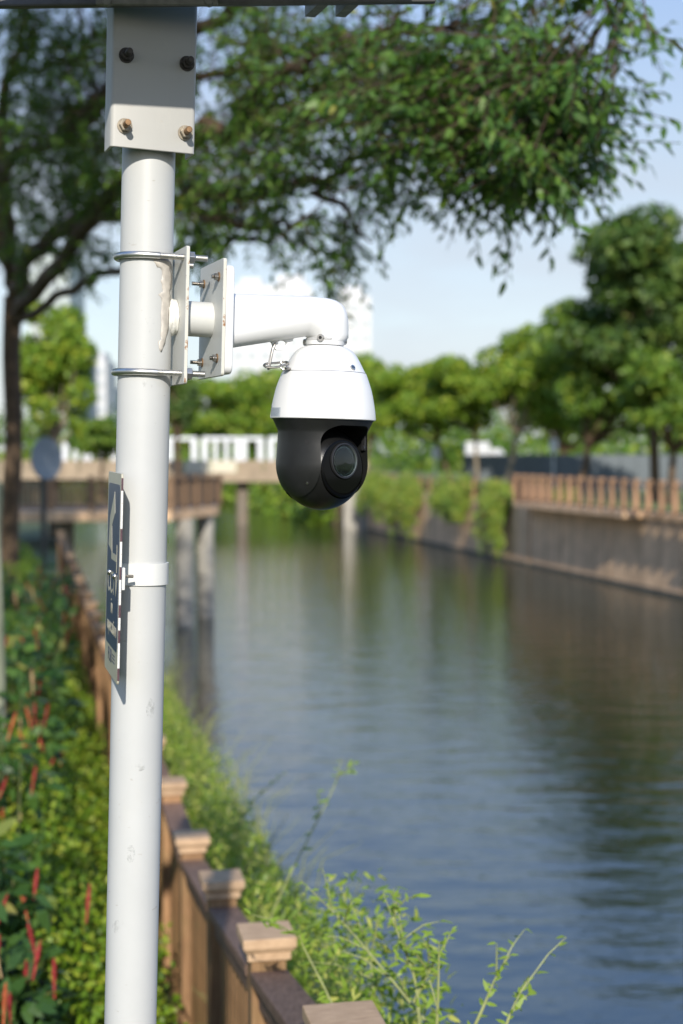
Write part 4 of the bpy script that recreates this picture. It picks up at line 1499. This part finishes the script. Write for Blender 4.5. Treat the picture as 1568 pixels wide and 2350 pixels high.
def threaded(mb, a, b_, r, pitch=.0019):
    a, b_ = Vector(a), Vector(b_)
    n = max(4, int((b_ - a).length / pitch))
    pts, rs = [], []
    for i in range(n * 2 + 1):
        pts.append(a.lerp(b_, i / (2 * n)))
        rs.append(r if i % 2 else r * .78)
    return mb.tube(pts, rs, 14)


for wq in (L(340, 584, -.043)[1], L(335, 853, -.043)[1]):
    rb = POLE_R + .0052
    pts = [(.010, -rb, wq)]
    for k in range(13):
        a = R(90 + 180 * k / 12)
        pts.append((rb * math.cos(a), -rb * math.sin(a), wq))
    pts.append((.010, rb, wq))
    ub = loc(MB().tube(pts, .0050, 16), BK).obj('u_bolt', M_STEEL, BK, smooth=True)
    for s_ in (-1, 1):
        loc(threaded(MB(), (.0102, s_ * rb, wq), (.081, s_ * rb, wq), .0050), BK).obj('thread', M_STEEL, ub)
        q = MB().cyl((UP + .0052, s_ * rb, wq), (UP + .0068, s_ * rb, wq), .0105, 24)
        loc(q, BK).obj('washer', M_STEEL, ub, smooth=True)
        q = MB()
        hexbar(q, (UP + .0069, s_ * rb, wq), (UP + .0155, s_ * rb, wq), .0092)
        loc(q, BK).obj('nut', M_STEEL, ub, bevel=.0007)
for (px, py, v) in ((500, 635, -.045), (466, 652, .045), (496, 822, -.045), (462, 832, .045)):
    w_ = L(px, py, v)[1]
    loc(MB().cyl((UE - .0002, v, w_), (UE - .0015, v, w_), .0068, 20), BK).obj('washer', M_RUSTB, ep_, smooth=True)
    q = MB()
    hexbar(q, (UE - .0016, v, w_), (UE - .0075, v, w_), .0058)
    loc(q, BK).obj('nut', M_STAIN, ep_, bevel=.0005)
    loc(threaded(MB(), (UE - .0076, v, w_), (UE - (.019 if v > 0 else .0115), v, w_), .0031, .0011), BK).obj('stud', M_STAIN, ep_)

# ---- camera with its arm
UD = L(741.5, 961)[0]
SC = empty('security_camera', MP @ Matrix.Translation((UD, 0, L(742, 961)[1])), 'white and black dome security camera hanging from a white wall arm', 'camera')
UB0 = UE + .0052
wbt, wbb = L(530, 606, -.066)[1], L(524, 858, -.066)[1]
Mx = Matrix.Translation((UB0, 0, (wbt + wbb) / 2)) @ Matrix.Rotation(R(90), 4, 'Z') @ Matrix.Rotation(R(90), 4, 'X')
loc(MB().prism(rrect(.132, wbt - wbb, .013, 6), .0135, Mx), SC).obj('arm_base', M_CAM, SC, smooth=True, bevel=.003, seg=3)
# cast arm: rounded sections swept out and turned down into the neck
UB1 = UB0 + .0137
wneck = L(742, 795)[1]
NR = .0298
secs = []


def sec(c, du, dw, hh, hv, rr, n=9):
    """rounded rectangle section: centre c (u,w), normal direction (du,dw), half height hh, half width hv"""
    pts = []
    nx, nz = -dw, du
    for (a, b_) in rrect(2 * hv, 2 * hh, rr, n):
        pts.append((c[0] + nx * b_, a, c[1] + nz * b_))
    return pts


ut = lambda px, py: L(px, py)
top0, bot0 = ut(540, 677)[1], ut(540, 803)[1]
topE, botE = ut(715, 681)[1], ut(690, 772)[1]
uE = UD - NR
for f_ in np.linspace(0, 1, 7):
    u_ = UB1 + (uE - .004 - UB1) * f_
    tw_ = top0 + (topE - top0) * f_
    bw_ = bot0 + (botE - bot0) * f_
    hh = (tw_ - bw_) / 2
    hv = .036 + (NR - .036) * f_
    secs.append(sec((u_, (tw_ + bw_) / 2), 1, 0, hh, hv, min(hh, hv) * (.62 + .36 * f_)))
# turn: sections rotate from facing u to facing down
piv = (uE - .004, botE - .006)
hh0 = (topE - botE) / 2
for a in (6, 12, 18, 24, 30, 36, 42, 48, 54, 60, 66, 72, 78, 84, 90):
    f_ = a / 90
    rad_in, rad_out = .004 + .004 * f_, None
    ca, sa = math.cos(R(a)), math.sin(R(a))
    r_in = .0065
    r_out = r_in + 2 * hh0 + (2 * NR - 2 * hh0) * f_
    # push the outer corner towards a squarer elbow
    r_out /= (abs(ca) ** 4.4 + abs(sa) ** 4.4) ** (1 / 4.4)
    cx = piv[0] + .004 * f_ + sa * (r_in + r_out) / 2
    cz = piv[1] + ca * (r_in + r_out) / 2
    secs.append(sec((cx, cz), ca, -sa, (r_out - r_in) / 2, NR, min(NR, (r_out - r_in) / 2) * .98))
last = secs[-1]
lastc = sum(p_[0] for p_ in last) / len(last)
secs[-1] = [(p_[0] - lastc + UD, p_[1], p_[2]) for p_ in last]
secs.append([(p_[0], p_[1], wneck + .012) for p_ in secs[-1]])
secs.append([(p_[0], p_[1], wneck + .0035) for p_ in secs[-1]])
secs.append([((p_[0] - UD) * .97 + UD, p_[1] * .97, wneck + .0015) for p_ in secs[-1]])
mb = MB()
ns = len(secs[0])
for s_ in secs: mb.v += [tuple(p_) for p_ in s_]
for i in range(len(secs) - 1):
    for k in range(ns):
        mb.f.append((i * ns + k, i * ns + (k + 1) % ns, (i + 1) * ns + (k + 1) % ns, (i + 1) * ns + k))
mb.f.append(tuple(range(ns)))
mb.f.append(tuple((len(secs) - 1) * ns + k for k in range(ns)))
arm = loc(mb, SC).obj('arm', M_CAM, SC, smooth=True, angle=50)
# lug with an eye under the arm
lu, lw = L(643, 793)
outer = [(-.0225, .012), (.0215, .0155)] + [(.0125 * math.cos(R(a)) + .004, .0065 * math.sin(R(a)) - .0005) for a in (0, -30, -60, -90)] + [(-.006, -.007), (-.010, -.005), (-.0135, .003)]
Mx = Matrix.Translation((lu, .003, lw)) @ Matrix.Rotation(R(90), 4, 'X')
hole = [(.0085 * math.cos(R(a)) * .85 + .0025, .0040 * math.sin(R(a)) + .0038) for a in range(0, 360, 30)]
bm = bmesh.new()
vo = [bm.verts.new((x, y, 0)) for x, y in outer]
vi = [bm.verts.new((x, y, 0)) for x, y in hole]
es = [bm.edges.new((vo[i], vo[(i + 1) % len(vo)])) for i in range(len(vo))] + [bm.edges.new((vi[i], vi[(i + 1) % len(vi)])) for i in range(len(vi))]
r_ = bmesh.ops.triangle_fill(bm, edges=es, use_beauty=True)
ext = bmesh.ops.extrude_face_region(bm, geom=bm.faces[:])
bmesh.ops.translate(bm, vec=(0, 0, .006), verts=[g for g in ext['geom'] if isinstance(g, bmesh.types.BMVert)])
bmesh.ops.recalc_face_normals(bm, faces=bm.faces)
bmesh.ops.transform(bm, matrix=SC.matrix_world.inverted() @ MP @ Mx, verts=bm.verts)
me = bpy.data.meshes.new('lug')
bm.to_mesh(me)
bm.free()
add_mesh('lug', me, M_CAM, arm)

# neck screws
wsn = L(742, 782)[1]


def neck_screw(th_deg, w_):
    a = R(th_deg)
    d_ = Vector((math.sin(a), -math.cos(a), 0))
    c = Vector((UD, 0, w_))
    q = MB().tube([c + d_ * (NR - .003), c + d_ * (NR + .0045), c + d_ * (NR + .005)], [.0052, .0052, .0046], 20)
    o = loc(q, SC).obj('neck_screw', M_STAIN, SC, smooth=True)
    q = MB()
    hexbar(q, c + d_ * (NR + .0047), c + d_ * (NR + .0053), .0028)
    loc(q, SC).obj('hex_socket', M_HOLE, o)


neck_screw(-31, L(730, 774, -.03)[1])
neck_screw(92, L(788, 783)[1])
neck_screw(-128, L(697, 783)[1])

# dome
MD = Matrix.Translation((UD, 0, L(742, 961)[1]))
PX = 0.000676
SCi = SC.matrix_world.inverted() @ MP @ MD      # identity by construction, kept for clarity
seam = (961 - 857) * PX
prof_cap = [(.0285, .1115), (.031, .1105), (.0385, .1075), (.047, .1005), (.0545, .089), (.0600, .0785), (.0632, .0725), (.0645, seam + .0010)]
prof_sh = [(.0640, seam - .0002), (.0653, seam - .0008), (.0700, .0570), (.0742, .0440), (.0778, .0280), (.0805, .0120), (.0816, .0020), (.0817, -.0006), (.0806, -.0016), (.078, -.0010)]


def spline_prof(prof, n=4):
    pts = [Vector((a, b_, 0)) for a, b_ in prof]
    return [(p_.x, p_.y) for p_ in smooth_path(pts, n)]


MB().lathe([(.001, .1118)] + spline_prof(prof_cap), 96).obj('dome_cap', M_CAM, SC, smooth=True, angle=40)
MB().lathe([(.060, seam - .001)] + spline_prof(prof_sh[:7]) + prof_sh[7:], 96).obj('sun_shield', M_CAM, SC, smooth=True, angle=40)
# screw in the slot on the cap
a_ = R(37)
fdir = R(24.5)          # camera head looks to the right of the viewer


def dome_pt(px, py, prof):
    """point of a lathe profile around the dome axis seen at (px, py)"""
    o = (MP @ MD).inverted() @ CAMP
    d = ((MP @ MD).inverted() @ at(px, py, 2.0)) - o
    best = None
    for k in np.linspace(.9, 1.3, 4000):
        p_ = o + d * k
        rr = math.hypot(p_.x, p_.y)
        zs = [q[1] for q in prof][::-1]
        rs = [q[0] for q in prof][::-1]
        R_ = np.interp(p_.z, zs, rs)
        if rr <= R_: return p_
    return p_


allp = spline_prof(prof_cap) + spline_prof(prof_sh[:7])
q_ = dome_pt(809, 844, allp)
n_ = Vector((q_.x, q_.y, .5 * math.hypot(q_.x, q_.y))).normalized()
MB().tube([q_ - n_ * .002, q_ + n_ * .0022, q_ + n_ * .0026], [.0042, .0042, .0032], 18).obj('cap_screw', M_STAIN, SC, smooth=True)
s_ = Vector((-n_.y, n_.x, 0)).normalized()
u_ = n_.cross(s_)
mb = MB().bar(q_ + n_ * .0027 - s_ * .003, q_ + n_ * .0027 + s_ * .003, .0011, .0006, up=n_)
mb.obj('screw_slot', M_HOLE, SC)
# stickers on the shield
mb = MB()


def patch_on_dome(px0, px1, py0, py1, nx, ny, lift, prof, shear=0.0):
    mb = MB()
    for j in range(ny + 1):
        for i in range(nx + 1):
            fx_, fy_ = i / nx, j / ny
            p_ = dome_pt(px0 + (px1 - px0) * fx_ - shear * fy_, py0 + (py1 - py0) * fy_ - shear * 0, prof)
            n_ = Vector((p_.x, p_.y, .012)).normalized()
            mb.v.append(tuple(p_ + n_ * lift))
    for j in range(ny):
        for i in range(nx):
            a = j * (nx + 1) + i
            mb.f.append((a, a + 1, a + nx + 2, a + nx + 1))
    return mb


stk = patch_on_dome(625.6, 645, 934.5, 956, 6, 4, .00045, allp, 1.4).obj('sticker', M_STICK, SC, smooth=True)
for j in range(9):
    y_ = 936.5 + 2.05 * j
    patch_on_dome(626 - 0.14 * j, 643.5 - .14 * j - random.random() * 2.5, y_, y_ + .8, 4, 1, .0007, allp).obj('print_line', M_PRINT, stk)
patch_on_dome(623.9, 625.0, 924, 955, 2, 4, .00045, allp, 1.2).obj('side_sticker', M_INK, SC, smooth=True)

# black head: solid of revolution with a slot cut out for the ball
HB = Matrix.Rotation(fdir, 4, 'Z')       # local -y looks out of the slot
cz = -(1064 - 961) * PX
bz = cz - .0075
prof = [(.0005, -.0005), (.0765, -.0005), (.0785, -.0012), (.0765, -.0050), (.0728, -.0125), (.0700, -.0180), (.0692, -.0220), (.0696, -.040)]
for a in np.linspace(0, 90, 16):
    prof.append((max(.0005, .0712 * math.cos(R(a))), cz - .0712 * math.sin(R(a))))


def temp(mb, name):
    o = bpy.data.objects.new(name, mb.mesh(name))
    link(o)
    return o


body = temp(MB().lathe(prof, 96), 'tmp_body')
SLOT = .0495
# cutter outline in the (x, z) plane, rounded upper corners, extruded through the front
zt_ = -.0105
rc = .026
outl = [(-SLOT, -.2), (SLOT, -.2)] + [(SLOT - rc + rc * math.cos(R(a)), zt_ - rc + rc * math.sin(R(a))) for a in range(0, 91, 10)] + [(-SLOT + rc - rc * math.sin(R(a)), zt_ - rc + rc * math.cos(R(a))) for a in range(0, 91, 10)]
cut = temp(MB().prism(outl, .14, Matrix.Translation((0, .035, 0)) @ Matrix.Rotation(R(90), 4, 'X')), 'tmp_cut')
bmod = body.modifiers.new('b', 'BOOLEAN')
bmod.operation = 'DIFFERENCE'
bmod.object = cut
bmod.solver = 'EXACT'
bpy.context.view_layer.update()
dg = bpy.context.evaluated_depsgraph_get()
me = bpy.data.meshes.new_from_object(body.evaluated_get(dg))
for o in (body, cut): bpy.data.objects.remove(o)
me.name = 'yoke'
me.transform(HB)
yoke = add_mesh('yoke', me, M_BLK, SC, smooth=True)
sharp_edges(me, 34)
bv = yoke.modifiers.new('bevel', 'BEVEL')
bv.width = .0014
bv.segments = 3
bv.limit_method = 'ANGLE'
bv.angle_limit = R(50)
bv.use_clamp_overlap = True
# screw recesses on the left cheek
yprof = prof[2:]


def yoke_pt(px, py):
    return dome_pt(px, py, [(r_, z_) for r_, z_ in yprof])


for (px, py, scr_) in ((705.5, 1014.5, False), (705.5, 1108.5, True)):
    q_ = yoke_pt(px, py)
    n_ = Vector((q_.x, q_.y, (q_.z - cz) if q_.z < cz else 0)).normalized()
    o = MB().tube([q_ - n_ * .001, q_ + n_ * .0003], [.0040, .0040], 20).obj('screw_recess', M_HOLE, yoke)
    if scr_:
        MB().tube([q_, q_ + n_ * .0012], [.0022, .0018], 14).obj('screw', M_STAIN, yoke, smooth=True)
# hinge strip and screw seen inside the right cheek
hp_ = HB @ Vector((SLOT - .0015, -.047, cz + .030))
MB().box((SLOT - .002, -.043, cz + .034), (.003, .008, .024), HB).obj('hinge_plate', M_RING, yoke, bevel=.0008)
mb = MB().tube([HB @ Vector((SLOT - .0035, -.044, cz + .026)), HB @ Vector((SLOT - .0055, -.044, cz + .026))], [.0042, .0036], 16)
mb.obj('hinge_screw', M_RING, yoke, smooth=True)

# ball with flat cheeks
BRr = .0640
ball = temp(MB().lathe([(max(.0003, BRr * math.sin(R(a))), BRr * math.cos(R(a))) for a in np.linspace(0, 180, 49)], 96), 'tmp_ball')
bx = temp(MB().box((0, -math.sqrt(.064 ** 2 - .0448 ** 2) + .1, 0), (2 * SLOT - .003, .2, .2)), 'tmp_box')
bmod = ball.modifiers.new('b', 'BOOLEAN')
bmod.operation = 'INTERSECT'
bmod.object = bx
bmod.solver = 'EXACT'
bpy.context.view_layer.update()
dg = bpy.context.evaluated_depsgraph_get()
me = bpy.data.meshes.new_from_object(ball.evaluated_get(dg))
for o in (ball, bx): bpy.data.objects.remove(o)
me.name = 'ball'
me.transform(Matrix.Translation((0, 0, bz)) @ HB)
ballo = add_mesh('ball', me, M_BLK2, SC, smooth=True)
sharp_edges(me, 34)
# flat window and lens, looking along local -y tilted down a little
MW = Matrix.Translation((0, 0, bz)) @ HB @ Matrix.Rotation(R(-3), 4, 'X') @ Matrix.Rotation(R(90), 4, 'X')   # local +z of the disc looks out
WR_ = .0448
zd = math.sqrt(BRr ** 2 - WR_ ** 2)
wdw = MB().lathe([(.0005, zd + .0022), (WR_ - .006, zd + .0021), (WR_ - .0022, zd + .0016), (WR_ - .0004, zd + .0004), (WR_ + .0004, zd - .0012)], 96, MW).obj('front_window', M_GLOSS, ballo, smooth=True)
ML = MW @ Matrix.Translation((.001, .0105, zd + .0024)) @ Matrix.Scale(1.0, 4)
MB().lathe([(.0242, -.002), (.0275, -.002), (.0278, .0012), (.0270, .0030), (.0258, .0034), (.0245, .0030), (.0240, .0010), (.0232, -.006)], 80, ML).obj('lens_ring', M_RING, ballo, smooth=True)
MB().lathe([(.0240, .0004), (.0222, -.003), (.0222, -.0036), (.0200, -.0036), (.0200, -.0090), (.0185, -.0090), (.0185, -.0098), (.0165, -.0104), (.0165, -.0160), (.0145, -.0160), (.0140, -.0190), (.0005, -.0170)], 80, ML @ Matrix.Translation((0, 0, .0035))).obj('lens_barrel', M_INNER, ballo, smooth=True, angle=25)
MB().lathe([(.0005, .0044), (.008, .0042), (.016, .0036), (.0238, .0024), (.0238, .0012), (.016, .0022), (.008, .0028), (.0005, .003)], 80, ML).obj('lens_glass', M_GLASS, ballo, smooth=True)

# safety hook chain between arm lug and cap
CH = []


def wire_loop(pts, r=.0016, name='chain_link', closed=True):
    pts = [Vector(p_) for p_ in pts]
    if closed: pts = pts + [pts[0], pts[1]]
    sp = smooth_path(pts, 5)
    return loc(MB().tube(sp, r, 10), SC).obj(name, M_STAIN, SC, smooth=True)


def lp(px, py, v):
    u_, w_ = L(px, py, v)
    return (u_, v, w_)


wire_loop([lp(632, 788, -.003), lp(627, 800, -.005), lp(620.5, 832, -.006), lp(617.5, 846, -.005), lp(615, 843, .0005), lp(619, 828, .002), lp(625, 802, .004), lp(630, 789, .002)], .0017)
wire_loop([lp(606, 838.5, -.004), lp(612, 842.5, -.008), lp(632, 843, -.011), lp(652, 838, -.010), lp(661, 833, -.006), lp(656, 830.5, .001), lp(636, 832.5, .004), lp(612, 834.5, .001)], .0017)
wire_loop([lp(645.5, 824, -.006), lp(645.8, 834, -.007), lp(645.0, 843, -.010), lp(649, 847.5, -.011), lp(656, 845, -.012), lp(661, 838, -.010)], .0014, 'chain_hook', False)
q_ = lp(655, 846, -.012)
mb = MB().lathe([(.0008, .002), (.0045, .0015), (.0058, 0), (.0045, -.0015), (.0008, -.002)], 18, Matrix.Translation((L(651, 846)[0], -.020, L(651, 847)[1])))
loc(mb, SC).obj('chain_anchor', M_STAIN, SC, smooth=True)

# ---- CCTV notice on its band
pn_t, pn_b = at(279, 1081, 1.987), at(268.5, 1567, 1.987)
pf_t, pf_b = at(249.5, 1086, 2.155), at(240, 1536, 2.155)
cen = (pn_t + pn_b + pf_t + pf_b) / 4
hdir = ((pf_t - pn_t) + (pf_b - pn_b)).normalized()      # along the sheet, away from the viewer
updir = (pn_t - pn_b).normalized()
nrm = updir.cross(hdir).normalized()                     # printed side
if nrm.x > 0: nrm = -nrm
rgt = updir.cross(nrm).normalized()                      # reader's right
MS = Matrix.Translation(cen) @ Matrix((rgt, updir, nrm)).transposed().to_4x4()
SW_ = ((pf_t - pn_t).length + (pf_b - pn_b).length) / 2
SH_ = (pn_t - pn_b).length
SG = empty('security_sign', MS, 'narrow blue and cream camera warning sign clamped to the left of the pole', 'sign')
# reader's right points to the viewer's near edge or far edge: x runs along rgt
MB().prism(rrect(SW_, SH_, .006), .0030, Matrix.Translation((0, 0, -.0030))).obj('sign_panel', M_CREAM, SG, bevel=.0004, seg=1)
MB().prism(rrect(SW_ * .88, SH_ * .80, .012, cy=SH_ * .045), .0003, Matrix.Translation((0, 0, .0001))).obj('blue_field', M_BLUE, SG)
near_sign = 1 if rgt.y < 0 else -1
for k in range(16):
    y_ = SH_ / 2 - .006 - (SH_ - .012) * (k + .5) / 16
    MB().box((near_sign * (SW_ / 2 + .0004), y_, -.0015), (.0007, (SH_ - .012) / 16 * (.98), .0028)).obj('edge_dash', M_SIGND if k in (0, 4, 7, 10, 12, 15) else M_SIGNW, SG)


def text_obj(txt, size, x, y, mat, name='lettering', align='CENTER', sx=1.0):
    cu = bpy.data.curves.new('txt', 'FONT')
    cu.body = txt
    cu.size = size
    cu.align_x = align
    cu.align_y = 'CENTER'
    cu.extrude = .00012
    o = bpy.data.objects.new('tmp_txt', cu)
    link(o)
    bpy.context.view_layer.update()
    me = bpy.data.meshes.new_from_object(o.evaluated_get(bpy.context.evaluated_depsgraph_get()))
    bpy.data.objects.remove(o)
    me.transform(Matrix.Translation((x, y, .00055)) @ Matrix.Scale(sx, 4, (1, 0, 0)))
    me.materials.clear()
    return add_mesh(name, me, mat, SG)


text_obj('CCTV', .047, 0, -.014, M_CREAM, sx=1.05)
text_obj('in', .032, 0, -.047, M_CREAM)
text_obj('operation', .032, .004, -.076, M_CREAM, sx=1.0)
text_obj('PUB', .028, -.012, -.120, M_INK)
for k in range(3):
    MB().box((.036, -.114 - .005 * k, .0004), (.030, .0018, .0003)).obj('small_print', M_INK, SG)
# pictogram: camera wedge on a wall bracket
z_ = Matrix.Translation((0, 0, .00045))
MB().prism([(.012, .121), (.022, .090), (-.018, .070), (-.010, .0315), (-.060, .040), (-.046, .082)], .0003, z_).obj('camera_symbol', M_CREAM, SG)
MB().prism([(-.018, .0315), (.049, .0315), (.049, .0215), (-.018, .0215)], .0003, z_).obj('bracket_symbol', M_CREAM, SG)
MB().box((.0535, .0265, .0006), (.007, .040, .0003)).obj('wall_symbol', M_CREAM, SG)
# the band and bolts
wbn = L(325, 1314)[1]
hb = .0158
bi = SG.matrix_world.inverted() @ MP
mb = MB().lathe([(POLE_R + .0003, -hb), (POLE_R + .0033, -hb), (POLE_R + .0033, hb), (POLE_R + .0003, hb)], 72, Matrix.Translation((0, 0, wbn)))
for i in range(72):
    mb.f.append((i, (i + 1) % 72, 3 * 72 + (i + 1) % 72, 3 * 72 + i))
mb.v = [tuple(bi @ Vector(p_)) for p_ in mb.v]
band = mb.obj('clamp_band', M_BAND, SG, smooth=True, angle=50)
ysg = (bi @ Vector((0, 0, wbn))).y
MB().box((0, ysg, -.0062), (SW_ * .90, hb * 2, .0060)).obj('backing_bar', M_BAND, SG, bevel=.0008)
for fx_ in (.20, -.20):
    x_ = near_sign * SW_ * fx_
    MB().lathe([(.0005, .0042), (.0028, .0038), (.0050, .0016), (.0052, .0004)], 18, Matrix.Translation((x_, ysg, .0002))).obj('bolt_head', M_STAIN, SG, smooth=True)
    q = MB()
    hexbar(q, (x_, ysg, -.0094), (x_, ysg, -.0150), .0050)
    o = q.obj('nut', M_STAIN, SG, bevel=.0005)
    threaded(MB(), (x_, ysg, -.0151), (x_, ysg, -.026), .0026, .001).obj('thread', M_STAIN, SG)

# ------------------------------------------------------------------ shelter roof over the pole
a, b_ = at(-140, 20, 2.02), at(1000, 7, 1.995)
RO = empty('shelter_roof', (a + b_) / 2, 'dark grey steel roof edge of a shelter resting on the pole', 'roof')
inv = RO.matrix_world.inverted()
up = Vector((0, 0, .06))
rel(MB().bar(a + up, b_ + up, .014, .12), RO).obj('edge_beam', M_ROOFD, RO, bevel=.003)
a2, b2 = at(222, 13.5, 1.985), at(501, 14, 1.985)
ppl = rel(MB().bar(a2 + Vector((0, -.004, .045)), b2 + Vector((0, -.004, .045)), .008, .09), RO).obj('splice_plate', M_ROOF, RO, bevel=.001)
for px in (246, 480):
    q = at(px, 3, 1.978)
    o = rel(MB().tube([q + Vector((0, .004, 0)), q + Vector((0, -.005, 0))], [.007, .0055], 12), RO).obj('bolt', M_ROOF, ppl)
for (x0, x1) in ((752, 712), (822, 782)):
    p0, p1 = at(x0, -8, 2.03), at(x1, 30, 2.13)
    rel(MB().bar(p0 + Vector((0, 0, .012)), p1 + Vector((0, 0, .012)), .016, .035), RO).obj('rafter', M_ROOF, RO, bevel=.001)
zr = EYE + .662
RZ = Matrix.Translation((-0.30, 2.05, zr)) @ Matrix.Rotation(R(22), 4, 'Z')
for k in range(14):
    rel(MB().box((-1.8 + .155 * k, -.2125, .02 + .006 * (k % 2)), (.17, .265, .014), RZ), RO).obj('roof_panel', M_ROOFD, RO)
